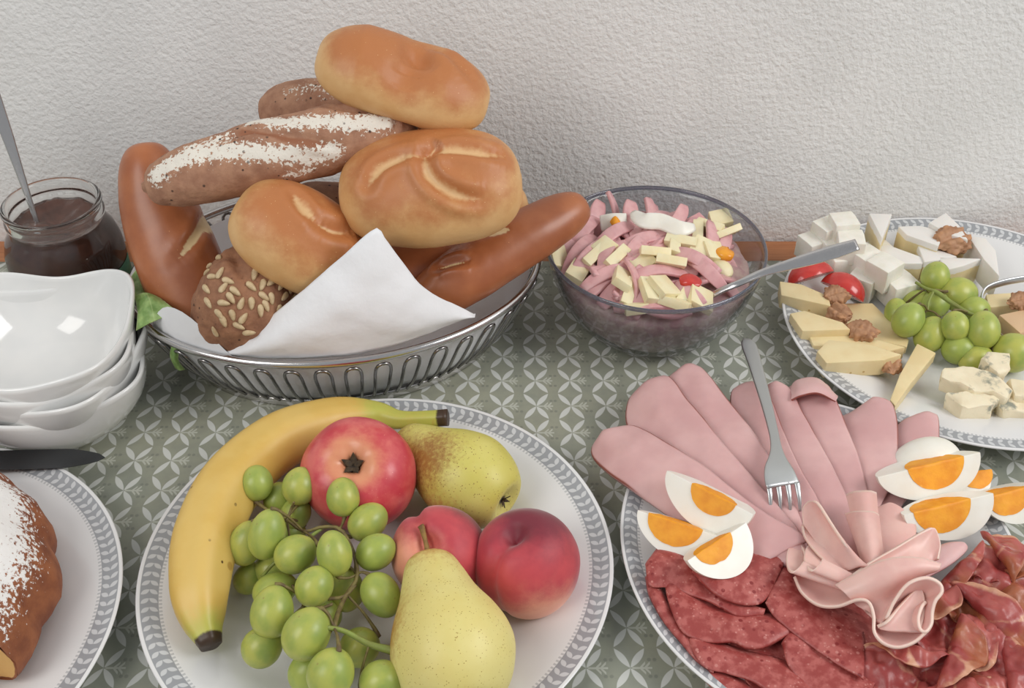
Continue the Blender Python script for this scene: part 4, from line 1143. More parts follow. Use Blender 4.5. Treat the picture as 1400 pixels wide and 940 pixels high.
for (px, py, z, ang, tl, rl, v) in [(895, 345, 8.6, 0, -.1, -.8, 0), (917, 358, 8.5, -8, -.1, -.9, 0), (851, 381, 8.2, 80, -.2, .5, 0), (890, 397, 8.0, 100, .2, .3, 0), (908, 392, 8.2, 120, .2, .4, 3), (924, 414, 7.6, -30, 0, -.5, 0), (958, 408, 7.5, 80, .1, .5, 3), (942, 405, 7.4, 60, .1, .3, 0),
                                   (970, 311, 7.8, -40, .1, .2, 2), (993, 318, 7.6, 20, .2, -.8, 3), (954, 318, 7.8, 80, .1, 0, 2), (958, 339, 8.0, 60, .3, .3, 1), (931, 331, 8.3, -20, 0, .3, 2), (922, 336, 8.2, 80, 0, .2, 2), (813, 350, 7.9, 50, .1, .4, 2), (826, 340, 8.1, 40, .2, .2, 1), (799, 294, 7.6, 110, .6, .6, 2),
                                   (763, 352, 7.2, 100, .3, .4, 0), (880, 360, 8.0, 30, .3, .2, 1), (843, 352, 8.2, 50, .1, .5, 2), (905, 310, 7.9, 10, 0, .4, 2), (975, 345, 7.8, 100, .3, .3, 1), (868, 420, 7.0, 10, 0, -.4, 1), (860, 400, 7.5, 70, .3, .3, 2), (790, 372, 7.2, 60, .2, .3, 1), (985, 300, 7.2, 10, .1, .3, 1)]:
    c = P(px, py, z)
    R = rotz(math.radians(ang)) @ np.array([[math.cos(tl), 0, -math.sin(tl)], [0, 1, 0], [math.sin(tl), 0, math.cos(tl)]]) @ rotx(rl)
    place(cubes[v], 'cheese_piece', c, R, label='pale yellow ' + CLB.pop(0), cat='cheese', group=GC)
def curved_strip(name, pts, wd, th_, mat, label, cat, up=(0, 0, 1), group=None):
    c = curve(pts, 26)
    u_ = np.linspace(-1, 1, 26)
    V, Fc = sweep(c, wd * (1 - 0.55 * np.abs(u_) ** 4), th_, up, 14, 3.0)
    return mk(name, V, Fc, mat, label=label, cat=cat, group=group)
curved_strip('egg_white_strip', [P(866, 291, 8.9), P(880, 301, 9.2), P(904, 303, 9.2), P(928, 312, 9.1), P(949, 311, 8.9)], 0.75, 0.2, EGGW, 'long curved strip of egg white on top of the salad', 'egg', (0, -0.6, 0.8))
es_ = thing('egg_slice', 'egg white slice with a bit of yolk on the salad, left of the long strip', 'egg', P(838, 302, 7.6))
V, Fc = sweep(curve([P(822, 306, 8.0), P(838, 303, 8.4), P(856, 303, 8.3)], 20), 0.75, 0.22, (0, -0.7, 0.7), 14, 3); mk('egg_white', V, Fc, EGGW, es_)
V, Fc = sweep(curve([P(834, 303, 8.62), P(842, 303, 8.66), P(848, 303, 8.6)], 14), np.sin(np.linspace(0.1, 3.04, 14)) * 0.5, np.sin(np.linspace(0.1, 3.04, 14)) * 0.2, (0, -0.7, 0.7), 14); mk('yolk', V, Fc, YOLK, es_)
curved_strip('tomato_piece', [P(930, 386, 7.9), P(943, 384, 8.1), P(956, 392, 7.8)], 0.7, 0.42, TOMATO, 'small red tomato piece in the salad', 'tomato')
curved_strip('pepper_piece', [P(980, 342, 7.6), P(990, 346, 7.9), P(1000, 350, 7.6)], 0.75, 0.4, PEPPER, 'bright orange pepper piece at the right of the salad', 'pepper')
curved_strip('pepper_piece', [P(978, 362, 7.2), P(988, 366, 7.5), P(995, 380, 7.0)], 0.7, 0.42, SALCH, 'pale yellow pepper piece below the orange one', 'pepper')
sps = thing('salad_fork', 'steel serving fork leaning in the salad bowl, handle over the right rim', 'fork', P(985, 398, 6.5))
hp = [P(962, 410, 6.6), P(988, 396, 7.8), P(1010, 387, 8.5), P(1042, 373, 9.0), P(1085, 360, 9.6), P(1130, 347, 10.2), P(1172, 334, 10.8)]
cutlery('handle', hp, [0.3, 0.26, 0.28, 0.34, 0.46, 0.58, 0.62, 0.5], [0.14, 0.14, 0.15, 0.13, 0.12], STEEL, sps, up=(-0.2, -0.5, 0.85))
V, Fc = sweep(curve([P(962, 410, 6.6) + A(-3.6, 0.2, -1.6), P(962, 410, 6.6) + A(-1.4, 0.1, -0.5), P(962, 410, 6.6)], 16), [.1, .7, 1.0, 1.1, 1.1, 1.1, 1.1, 1.0, .95, .9, .8, .7, .55, .45, .35, .3], 0.12, (0, -0.4, 0.9), 14); mk('head', V, Fc, STEEL, sps)

# ================================================================== the ham plate
def pillow(name, label, Lc, Rc, h, th_, mat, cat='ham', group=None, na=44, nq=26, seed=0, rind=True, amp=0.10, tip=0.12, pw=3.0, flip=0.0):
    """a slice folded double: outline between two edge curves that start together at the tip"""
    Lc = curve([P(*q) for q in Lc], na); Rc = curve([P(*q) for q in Rc], na)
    q = np.linspace(-1, 1, nq); t = np.linspace(0, 1, na)
    G = Lc[:, None] * ((1 - q) / 2)[None, :, None] + Rc[:, None] * ((1 + q) / 2)[None, :, None]
    e = np.sqrt(np.clip(1 - np.clip(1 - t / tip, 0, 1) ** 2, 0, 1))
    lift = h * np.outer(e, (1 - np.abs(q) ** pw)) * np.linspace(1, 0.75, na)[:, None]
    pp = G.reshape(-1, 3)
    wv = (fbm(pp * A(0.22, 0.22, 0.22) + seed * 3.1, 3, seed) * amp).reshape(na, nq) * e[:, None]
    T = G.copy(); T[:, :, 2] += lift + wv + th_
    B = G.copy(); B[:, :, 2] -= 0.0 - wv * 0.5
    V = np.vstack([T.reshape(-1, 3), B.reshape(-1, 3)])
    n = na * nq
    F = gfaces(na, nq) + gfaces(na, nq, off=n, flip=True)
    loop = [i * nq for i in range(na)] + [(na - 1) * nq + j for j in range(1, nq)] + [i * nq + nq - 1 for i in range(na - 2, -1, -1)] + [j for j in range(nq - 2, 0, -1)]
    for k in range(len(loop)):
        a_, b_ = loop[k], loop[(k + 1) % len(loop)]
        F.append((a_, b_, b_ + n, a_ + n))
    rd = np.zeros((na, nq))
    if rind:
        k_ = np.clip((0.55 - t) / 0.2, 0, 1)
        rd[:, 0] = k_; rd[:, -1] = k_; rd[0, :] = 1
    rb = rd * 0 + 0.9 * (np.clip((0.3 - t) / 0.2, 0, 1))[:, None] * (rind * 1.0) * (np.abs(q) > 0.8)[None]
    return mk(name, V, F, mat, attrs={'rind': np.r_[rd.ravel(), rb.ravel()]}, label=label, cat=cat, group=group)

GS = 'folded ham slices fanned out on the plate'
HS = [
 # right hand slices lie lowest, each one to the left overlaps it
 ('short folded ham slice at the right end of the ham fan, beside the eggs',
  [(1262, 569, 2.9), (1240, 573, 2.9), (1228, 590, 2.8), (1222, 620, 2.7), (1212, 655, 2.6), (1190, 690, 2.4)], [(1262, 569, 2.9), (1280, 568, 3.0), (1284, 588, 3.0), (1281, 618, 2.9), (1262, 660, 2.7), (1230, 700, 2.4)], 0.7),
 ('wide folded ham slice with a raised rounded end, second from the right of the fan',
  [(1192, 546, 3.1), (1168, 560, 3.0), (1150, 572, 2.9), (1152, 610, 2.8), (1160, 650, 2.8), (1165, 700, 2.7)], [(1192, 546, 3.1), (1216, 548, 3.5), (1226, 570, 3.5), (1227, 610, 3.3), (1222, 655, 3.2), (1200, 705, 2.8)], 0.8),
 ('folded ham slice with a turned-over lip, third from the right of the fan',
  [(1108, 521, 3.3), (1088, 523, 3.2), (1080, 540, 3.1), (1098, 585, 3.1), (1125, 635, 3.1), (1150, 690, 3.0)], [(1108, 521, 3.3), (1130, 526, 3.7), (1143, 550, 3.7), (1160, 594, 3.6), (1176, 635, 3.5), (1192, 690, 3.2)], 0.8),
 ('long folded ham slice just right of the fork',
  [(1060, 525, 3.3), (1046, 534, 3.2), (1052, 570, 3.2), (1072, 620, 3.3), (1100, 670, 3.3), (1130, 715, 3.3)], [(1060, 525, 3.3), (1080, 534, 3.7), (1100, 568, 3.8), (1124, 612, 3.8), (1150, 660, 3.7), (1172, 715, 3.4)], 0.7),
 ('narrow brownish ham slice mostly hidden beneath the fork handle',
  [(1020, 527, 3.2), (1004, 533, 3.1), (1012, 560, 3.1), (1030, 600, 3.2), (1060, 650, 3.3), (1085, 690, 3.4)], [(1020, 527, 3.2), (1040, 526, 3.5), (1056, 552, 3.6), (1075, 600, 3.7), (1098, 650, 3.7), (1125, 700, 3.5)], 0.5),
 ('broad folded ham slice directly left of the fork',
  [(936, 503, 3.2), (914, 520, 3.1), (920, 548, 3.1), (955, 592, 3.2), (1000, 640, 3.4), (1050, 690, 3.5)], [(936, 503, 3.2), (958, 503, 3.6), (984, 532, 3.8), (1018, 575, 3.9), (1050, 625, 3.9), (1090, 700, 3.7)], 0.8),
 ('broad folded ham slice, second from the left of the fan',
  [(882, 527, 3.0), (862, 548, 2.9), (872, 580, 2.9), (915, 615, 3.1), (975, 665, 3.4), (1050, 715, 3.6)], [(882, 527, 3.0), (912, 517, 3.5), (940, 548, 3.9), (985, 604, 4.1), (1033, 660, 4.1), (1090, 725, 3.9)], 0.8),
 ('largest folded ham slice, leftmost of the fan, its end hanging over the plate rim',
  [(822, 592, 2.7), (808, 618, 2.6), (830, 648, 2.7), (890, 690, 2.9), (965, 740, 3.2), (1040, 775, 3.4)], [(822, 592, 2.7), (862, 582, 3.3), (905, 602, 3.9), (965, 642, 4.3), (1030, 690, 4.4), (1108, 738, 4.2)], 0.85)]
FAN = []
for i, (lb, Lc, Rc, h) in enumerate(HS):
    if i < len(HS) - 1:                       # the left side of each slice runs on under its neighbour
        Lc = [(q[0] - d_, q[1] + d_ * 0.45, q[2] - d_ * 0.016) for q, d_ in zip(Lc, (0, 3, 14, 24, 26, 20, 10))]
    if i < len(HS) - 1:
        Lc = Lc + [(Lc[-1][0] + 22, Lc[-1][1] + 50, Lc[-1][2] - 0.1)]; Rc = Rc + [(Rc[-1][0] + 14, Rc[-1][1] + 55, Rc[-1][2] - 0.2)]
    Rc = [(q[0], q[1], q[2] + d_) for q, d_ in zip(Rc, (0, 0.15, 0.35, 0.45, 0.45, 0.3, 0.2))]
    FAN.append(pillow('ham_slice', lb, Lc, Rc, h * 0.55, 0.17, HAM, group=GS, seed=40 + i, tip=0.08, pw=2.2, amp=0.22))

# rosette of pale ham
GR = 'pale ham slices gathered into a rosette'
def ruled(name, label, e0, e1, bulge, th_=0.19, mat=HAM2, nu=90, nv=24, seed=0, amp=0.05, cat='ham', group=GR, b2=(0, 0, 0), parent=None):
    """a slice stretched between its free edge e0 and the line e1 where it is gathered"""
    a_ = curve([P(*q) for q in e0], nu, even=False); b_ = curve([P(*q) for q in e1], nu, even=False)
    v = np.linspace(0, 1, nv)
    G = a_[:, None] * (1 - v)[None, :, None] + b_[:, None] * v[None, :, None]
    G = G + np.sin(v * math.pi)[None, :, None] * np.asarray(bulge, float)
    G = G + np.sin(v * math.pi * 2)[None, :, None] * np.asarray(b2, float)
    G = G + (fbm(G.reshape(-1, 3) * 0.35, 2, seed) * amp).reshape(nu, nv, 1) * A(0.3, -0.5, 0.8)
    V, F = solid(G, th_)
    r = np.zeros((nu, nv)); r[:, 0] = 1
    return mk(name, V, F, mat, attrs={'rind': np.r_[r.ravel(), r.ravel()]}, parent=parent, label=label, cat=cat, group=group)

ruled('turned_over_lip', None, [(1082, 547, 4.3), (1096, 541, 4.8), (1118, 538, 5.0), (1142, 549, 4.8)], [(1080, 533, 3.7), (1091, 520, 4.1), (1118, 518, 4.3), (1143, 541, 4.2)], (0, -0.25, 0.3), mat=HAM, cat=None, group=None, seed=80, parent=FAN[2])

pillow('ham_slice', 'thin ham slice lying flat behind the rosette', [(1215, 690, 4.2), (1190, 700, 4.2), (1178, 730, 4.3), (1180, 770, 4.6)], [(1215, 690, 4.2), (1236, 700, 4.3), (1252, 725, 4.4), (1240, 770, 4.6)], 0.3, 0.14, HAM2, group=GR, seed=60, rind=False)
pillow('ham_slice', 'ham slice end sticking out between the eggs and the cured ham', [(1316, 744, 4.6), (1290, 745, 4.6), (1260, 765, 4.8), (1225, 790, 5.0)], [(1316, 744, 4.6), (1322, 752, 4.7), (1296, 775, 4.8), (1250, 800, 5.0)], 0.3, 0.14, HAM, group=GR, seed=61, rind=False)
ruled('ham_slice', 'upright narrow ham fold at the back of the rosette', [(1158, 676, 5.4), (1168, 672, 5.9), (1180, 671, 6.2), (1190, 671, 6.1), (1197, 673, 5.6)], [(1184, 786, 5.2), (1188, 786, 5.5), (1194, 785, 5.8), (1200, 785, 5.8), (1208, 785, 5.4)], (0, 0, 0), seed=62)
ruled('ham_slice', 'short ham end in front of the upright fold of the rosette', [(1156, 702, 5.3), (1168, 699, 6.1), (1182, 699, 6.5), (1194, 700, 6.2), (1200, 704, 5.6)], [(1186, 788, 5.4), (1190, 788, 5.7), (1196, 787, 6.0), (1202, 787, 6.0), (1210, 787, 5.6)], (0, 0, 0), seed=72)
ruled('ham_slice', 'long ham fold at the upper left of the rosette, below the fork tines', [(1098, 716, 5.2), (1097, 696, 5.4), (1106, 685, 5.7), (1116, 686, 6.2), (1128, 702, 6.5), (1142, 724, 6.5), (1158, 750, 6.3), (1168, 772, 6.0)],
      [(1150, 784, 5.4), (1156, 781, 5.6), (1162, 779, 5.9), (1170, 776, 6.2), (1176, 774, 6.4), (1182, 774, 6.5), (1188, 775, 6.4), (1194, 777, 6.3)], (0, 0.2, -0.2), seed=63)
ruled('ham_slice', 'thin curved ham edge below the long fold of the rosette', [(1097, 718, 5.0), (1101, 736, 5.0), (1120, 760, 5.3), (1148, 780, 5.6), (1170, 790, 5.8)], [(1104, 704, 4.8), (1116, 716, 5.0), (1136, 740, 5.3), (1160, 766, 5.6), (1188, 778, 5.8)], (0, 0.15, -0.15), seed=64)
# two open curls at the left
ruled('ham_slice', 'small open ham curl at the far left of the rosette', [(1100, 758, 4.8), (1096, 748, 4.4), (1087, 743, 4.2), (1079, 748, 4.3), (1075, 762, 4.7), (1077, 776, 5.2), (1083, 781, 5.6), (1092, 776, 5.8), (1098, 768, 5.7)],
      [(1158, 786, 4.9), (1156, 784, 4.7), (1152, 783, 4.6), (1148, 786, 4.6), (1146, 792, 4.8), (1148, 800, 5.0), (1154, 806, 5.2), (1164, 806, 5.4), (1170, 800, 5.5)], (0, 0, 0), seed=65, nv=30)
ruled('ham_slice', 'larger open ham curl next to the small one in the rosette', [(1126, 762, 5.2), (1123, 750, 4.9), (1113, 743, 4.7), (1103, 748, 4.8), (1099, 760, 5.2), (1102, 773, 5.7), (1110, 779, 6.1), (1120, 772, 6.3), (1124, 764, 6.2)],
      [(1172, 786, 5.5), (1170, 783, 5.3), (1166, 782, 5.2), (1162, 785, 5.2), (1160, 790, 5.3), (1162, 797, 5.5), (1168, 802, 5.7), (1178, 800, 5.9), (1184, 794, 6.0)], (0, 0, 0), seed=66, nv=30)
ruled('ham_slice', 'wavy ham slice forming the bottom ruffle of the rosette', [(1086, 788, 4.7), (1096, 810, 4.6), (1118, 827, 4.7), (1145, 829, 5.2), (1172, 820, 6.0), (1188, 823, 6.2), (1195, 842, 5.8), (1196, 864, 5.4), (1208, 879, 5.2), (1228, 885, 5.2), (1250, 878, 5.4), (1266, 864, 5.7)],
      [(1110, 774, 4.7), (1130, 784, 4.9), (1150, 792, 5.0), (1166, 798, 5.2), (1182, 806, 5.4), (1196, 820, 5.4), (1202, 836, 5.2), (1206, 848, 5.0), (1214, 852, 5.0), (1228, 852, 5.0), (1244, 846, 5.2), (1258, 838, 5.4)], (0, 0.35, -0.45), seed=67)
ruled('ham_slice', 'pointed ham flap spreading right at the top of the rosette', [(1166, 786, 6.1), (1190, 768, 6.4), (1225, 748, 6.8), (1262, 726, 7.1), (1278, 722, 7.0), (1286, 742, 6.7), (1283, 764, 6.3)], [(1176, 800, 5.8), (1195, 795, 6.0), (1215, 788, 6.1), (1235, 782, 6.2), (1250, 780, 6.2), (1262, 778, 6.2), (1270, 776, 6.1)], (0, 0.25, -0.2), seed=68)
ruled('ham_slice', 'broad smooth ham panel across the front of the rosette', [(1142, 800, 5.8), (1166, 786, 6.5), (1195, 770, 7.2), (1225, 762, 7.6), (1258, 763, 7.6), (1286, 771, 7.2)], [(1194, 842, 5.4), (1198, 848, 5.4), (1204, 851, 5.4), (1212, 846, 5.5), (1232, 822, 5.8), (1262, 792, 6.2)], (0, 0.15, -0.2), seed=69, b2=(0, -0.35, 0.35))
ruled('ham_slice', 'ham slice rolled into a spiral curl at the lower right of the rosette',
      [(1212, 846, 5.9), (1224, 820, 6.8), (1242, 797, 7.6), (1266, 789, 7.8), (1284, 796, 7.6), (1288, 808, 7.3), (1279, 821, 7.0), (1275, 836, 6.6), (1274, 852, 6.3), (1267, 863, 6.2), (1259, 860, 6.2), (1256, 846, 6.4), (1260, 830, 6.6), (1266, 822, 6.6)],
      [(1204, 854, 5.5), (1208, 850, 5.4), (1216, 842, 5.2), (1228, 834, 5.0), (1238, 830, 5.0), (1244, 832, 5.1), (1246, 838, 5.2), (1244, 844, 5.3), (1240, 850, 5.3), (1236, 853, 5.3), (1234, 852, 5.2), (1234, 848, 5.2), (1238, 842, 5.2), (1242, 838, 5.2)], (0, 0.25, -0.3), nu=140, seed=70)
ruled('ham_slice', 'smooth inner ham face below the spiral curl of the rosette', [(1200, 856, 5.5), (1214, 848, 6.0), (1232, 826, 6.3), (1252, 806, 6.5), (1262, 808, 6.5), (1264, 830, 6.3), (1258, 858, 5.9)], [(1204, 860, 5.3), (1214, 862, 5.5), (1226, 863, 5.6), (1236, 863, 5.7), (1246, 864, 5.7), (1254, 864, 5.7), (1260, 864, 5.7)], (0, 0.1, -0.1), seed=71)

# crumpled slices: a disc, folded over and rippled
def crumple(name, label, px, py, z, rx, ry, rot, tx, ty, fold, amp, mat, group, cat, seed, n=46, th_=0.13, frq=0.35, fat=False, rho=0.28):
    u = np.linspace(-1, 1, n); Ug, Vg_ = np.meshgrid(u, u, indexing='ij')
    x = Ug * np.sqrt(1 - Vg_ ** 2 / 2); y = Vg_ * np.sqrt(1 - Ug ** 2 / 2)
    rim = np.hypot(x, y)
    an = np.arctan2(y, x)
    k = 1 + 0.05 * np.sin(3 * an + seed) + 0.04 * np.sin(5 * an + 2 * seed)
    X, Yy = x * rx * k, y * ry * k
    Z = amp * np.sin(X * 1.1 + seed) * 0.5 * rim + 0 * X
    pp = np.stack([X, Yy, 0 * X], 2).reshape(-1, 3) + seed * 5.7
    f1 = fbm(pp * frq, 3, seed).reshape(n, n)
    Z = Z + amp * f1
    if fold is not None:
        s_ = Yy - fold * ry
        ang = np.clip(s_ / rho, 0, math.pi)
        over = np.maximum(s_ - math.pi * rho, 0)
        Yn = np.where(s_ > 0, fold * ry + rho * np.sin(ang) - over, Yy)
        Zn = np.where(s_ > 0, rho * (1 - np.cos(ang)) + over * 0.06, 0)
        Z = Z * np.where(s_ > 0, 0.8, 1) + Zn; Yy = Yn
    L = np.stack([X, Yy, Z], 2)
    Rm = rotz(math.radians(rot))
    tilt = np.array([[1, 0, 0], [0, 1, 0], [math.tan(tx), math.tan(ty), 1]])
    c = P(px, py, z)
    if not fat:                               # stays inside the plate rim
        e_ = (c[:2] - HAM_C) / A(13.4, 14.8); m_ = 0.90 - max(rx, ry) * 0.9 / 14
        if np.linalg.norm(e_) > m_:
            c[:2] = HAM_C + e_ / np.linalg.norm(e_) * m_ * A(13.4, 14.8)
    G = (L.reshape(-1, 3) @ tilt.T @ Rm.T).reshape(n, n, 3) + c
    V, F = solid(G, th_)
    rd = np.clip((rim - 0.94) / 0.05, 0, 1)
    at = {'rind': np.r_[rd.ravel(), rd.ravel()]}
    if fat:
        st = np.clip((rim - 0.80) / 0.16, 0, 1) * (0.5 + 0.5 * np.sin(an * 2 + seed)) + 0.75 * np.exp(-((x * 0.9 + 0.35 * f1 - 0.2 * math.sin(seed)) / 0.10) ** 2)
        br = 0.5 + 0.6 * fbm(pp * 0.5 + 40, 2, seed + 3).reshape(n, n)
        at['fat'] = np.r_[st.ravel(), st.ravel()]; at['brown'] = np.r_[br.ravel(), br.ravel()]
    return mk(name, V, F, mat, attrs=at, label=label, cat=cat, group=group)

GA = 'salami slices on the ham plate'
BASE = [(985, 900, 1.9, 4.2, 4.0, 140, 0.0, 0.0, None, 'salami slice lying flat under the heap near the left rim'), (1090, 930, 2.1, 4.4, 4.2, 20, 0.0, 0.0, None, 'salami slice lying flat under the middle of the heap'),
        (1180, 900, 2.3, 4.2, 4.0, 80, 0.0, 0.0, None, 'salami slice lying flat beneath the rosette'), (1060, 840, 2.4, 4.2, 4.2, 40, 0, 0, None, 'salami slice lying flat beneath the round egg wedge')]
for i, q in enumerate(BASE):
    crumple('salami_slice', q[9], *q[:9], 0.2, SALAMI, GA, 'salami', 101 + i, frq=0.24, rho=0.5)
SAL = [
 ('salami slice at the front edge of the plate, cut off by the picture edge', [(955, 905), (1000, 922), (1050, 950), (1100, 990)], [(955, 905), (962, 928), (988, 952), (1022, 985), (1060, 1015)], 2.5),
 ('salami slice at the front, left of the cured ham', [(1130, 925), (1170, 900), (1210, 910), (1250, 940)], [(1130, 925), (1140, 960), (1170, 1000), (1220, 1010)], 2.9),
 ('dark red salami slice running along the lower left rim', [(882, 790), (900, 800), (920, 835), (948, 868), (980, 885)], [(882, 790), (886, 815), (904, 848), (928, 878), (950, 903), (975, 922)], 2.7),
 ('long salami slice low in the middle of the heap', [(940, 875), (975, 880), (1021, 890), (1065, 903), (1110, 922), (1150, 950)], [(940, 875), (950, 898), (967, 914), (993, 920), (1031, 934), (1062, 958), (1100, 985)], 3.0),
 ('salami slice right of the middle, its edge turned down', [(1068, 880), (1085, 866), (1120, 872), (1160, 892), (1200, 930)], [(1068, 880), (1075, 905), (1090, 925), (1112, 945), (1132, 978), (1160, 1000)], 3.3),
 ('broad salami slice across the centre with a bright front edge', [(908, 790), (925, 793), (950, 808), (985, 826), (1023, 838), (1060, 846), (1085, 864)], [(908, 790), (912, 818), (925, 852), (942, 870), (976, 879), (1002, 880), (1021, 888), (1044, 888), (1065, 878), (1086, 867)], 3.3),
 ('salami slice below the rosette ruffle', [(1100, 800), (1150, 825), (1190, 850), (1215, 880)], [(1100, 800), (1112, 838), (1145, 872), (1178, 902), (1210, 930)], 3.6),
 ('salami slice beside the rosette, sloping down to the front', [(1046, 824), (1056, 790), (1068, 760), (1090, 786), (1130, 826), (1180, 860)], [(1046, 824), (1058, 842), (1080, 861), (1106, 880), (1140, 905), (1180, 930)], 3.9),
 ('salami slice at the upper left below the yolk-up egg wedge', [(882, 772), (908, 747), (946, 762), (976, 796), (1010, 822), (1046, 836)], [(882, 772), (888, 800), (914, 802), (944, 814), (968, 823), (990, 835), (1012, 844), (1044, 841)], 3.6),
 ('uppermost salami slice folded beneath the round egg wedge', [(946, 782), (974, 762), (1010, 750), (1042, 748), (1070, 757)], [(946, 782), (960, 799), (976, 813), (993, 822), (1022, 828), (1046, 820), (1070, 775)], 4.1)]
for i, (nm, Lc, Rc, z) in enumerate(SAL):
    pillow('salami_slice', nm, [(q[0], q[1], z - 0.75) for q in Lc], [(q[0], q[1], z - 0.35) for q in Rc], 0.42, 0.14, SALAMI, cat='salami', group=GA, seed=120 + i, rind=False, amp=0.32, tip=0.15, pw=2.2)
GP = 'cured ham slices on the ham plate'
PL = [(1385, 985, 2.6, 4.0, 4.0, 30, 0, 0, 0.3), (1300, 975, 2.8, 4.4, 3.6, 15, 0, 0.1, 0.3), (1395, 905, 3.0, 3.6, 3.6, 80, 0, 0.1, 0.2), (1245, 930, 3.2, 3.6, 3.4, -10, 0, 0.15, 0.4), (1320, 905, 3.4, 3.6, 3.6, 60, 0, 0.1, 0.2),
      (1290, 850, 3.5, 2.6, 3.6, 30, 0, 0.1, 0.3), (1365, 850, 3.6, 3.4, 3.2, 120, 0.1, 0.1, 0.1), (1400, 800, 3.4, 3.2, 3.2, 20, 0, 0.1, 0.3), (1330, 795, 3.7, 3.4, 3.0, 40, 0.05, 0.15, 0.3), (1380, 765, 3.7, 2.6, 2.4, 100, 0, 0.1, 0.2)]
PN = ['cured ham slice at the front right corner of the plate', 'cured ham slice at the front edge below the rosette', 'crumpled cured ham slice at the right edge, low down', 'pale purple cured ham slice just under the rosette curl', 'crumpled cured ham with fat streaks in the middle of its heap',
      'cured ham slice right beside the rosette curl', 'twisted cured ham slice with golden fat edge, right of the middle', 'cured ham slice at the right edge beneath the egg wedge', 'dark red cured ham slice behind the twisted ones', 'curled cured ham slice directly below the rightmost egg']
for i, (q, nm) in enumerate(zip(PL, PN)):
    crumple('cured_ham_slice', nm, *q, 0.75, PROSC, GP, 'cured ham', 201 + i, n=60, th_=0.09, frq=0.55, fat=True, rho=0.4)

# egg wedges
def sector(R, La, open_, scale=1.0, blunt=0.14, off=0.0, ns=40, na=22, nr=12):
    """part of an egg cut lengthwise: x = long axis, wedge edge along the axis, round side towards -z"""
    s = -np.cos(np.linspace(0.02, np.pi - 0.02, ns))
    rr = R * np.sqrt(1 - s ** 2) * (1 + blunt * s)
    ph = np.linspace(-open_ / 2, open_ / 2, na)
    def pt(si, r, a):
        return A(si * La, r * math.sin(a), -r * math.cos(a))
    rows = []
    for i in range(ns):
        line = [pt(s[i], rr[i] * q, ph[0]) for q in np.linspace(0.02, 1, nr)] + [pt(s[i], rr[i], a) for a in ph[1:-1]] + [pt(s[i], rr[i] * q, ph[-1]) for q in np.linspace(1, 0.02, nr)]
        rows.append(line)
    G = np.array(rows)
    V = G.reshape(-1, 3) * scale
    F = gfaces(ns, G.shape[1], False, True)
    m = G.shape[1]
    F.append(tuple(range(m))); F.append(tuple((ns - 1) * m + j for j in range(m))[::-1])
    return V + A(0, 0, off), F

def egg(label, a_, b_, roll, open_=95, R=2.25, yshift=0.0, yr=1.42, name='egg_wedge', mats=None, cat='egg', grp='boiled egg wedges on the ham plate', lift=0.0, spin=0.0):
    pa, pb = P(*a_), P(*b_)
    c = (pa + pb) / 2 + A(0, 0, lift); ax_ = unit(pb - pa); La = np.linalg.norm(pb - pa) / 2
    Rm = frame(ax_) @ rotx(math.radians(roll))
    V, F = sector(R, La, math.radians(open_))
    Vw = V @ Rm.T + c
    o = thing(name, label, cat, (c[0], c[1], Vw[:, 2].min()), grp)
    mk('egg_white', Vw, F, EGGW, o, smooth=35)
    Vy, Fy = sector(yr, min(yr * 1.18, La * 0.7), math.radians(open_), blunt=0.0, off=0.035)
    rr = np.linalg.norm(Vy, axis=1, keepdims=True)
    Vy = Vy + (fbm(Vy * 2.2 + La * 3, 3, 5) * 0.04)[:, None] * A(0.3, 0.5, 0.8)
    Vy = Vy + A(yshift, 0, 0.02)
    mk('yolk', Vy @ Rm.T + c, Fy, YOLK, o, smooth=50, label='crumbly orange yolk')
    return o
egg('upright egg wedge leaning against the ham, uppermost of the left three', (912, 643, 6.0), (1030, 703, 6.2), 6, R=2.5, yshift=0.35)
egg('egg wedge at the left plate rim with its yolk facing up', (872, 697, 4.9), (992, 736, 5.0), 2, R=2.3, yshift=-0.4, yr=1.6)
egg('rounded egg wedge in front of the left three, white side towards the salami', (940, 766, 5.6), (1020, 714, 6.0), -5, R=2.5, yshift=-0.35, yr=1.25)
egg('egg wedge mostly hidden behind the large right one, only its white showing', (1216, 642, 3.0), (1312, 626, 3.2), 170, R=1.9)
egg('small egg wedge end peeking out right of the large wedge', (1282, 652, 3.6), (1352, 642, 3.6), -20, R=1.9, yr=1.3, yshift=0.8)
egg('large egg wedge with cracked yolk, uppermost of the right group', (1200, 652, 5.3), (1340, 618, 5.5), 8, R=2.5, yshift=0.5, yr=1.85)
egg('egg wedge with its yolk filling the left half, below the cracked one', (1236, 704, 5.2), (1358, 674, 5.2), 8, R=2.45, yshift=-0.55, yr=1.85)
egg('rightmost egg wedge at the edge of the plate', (1342, 682, 4.4), (1428, 660, 4.4), 4, R=2.3, yr=1.6, yshift=-0.5)

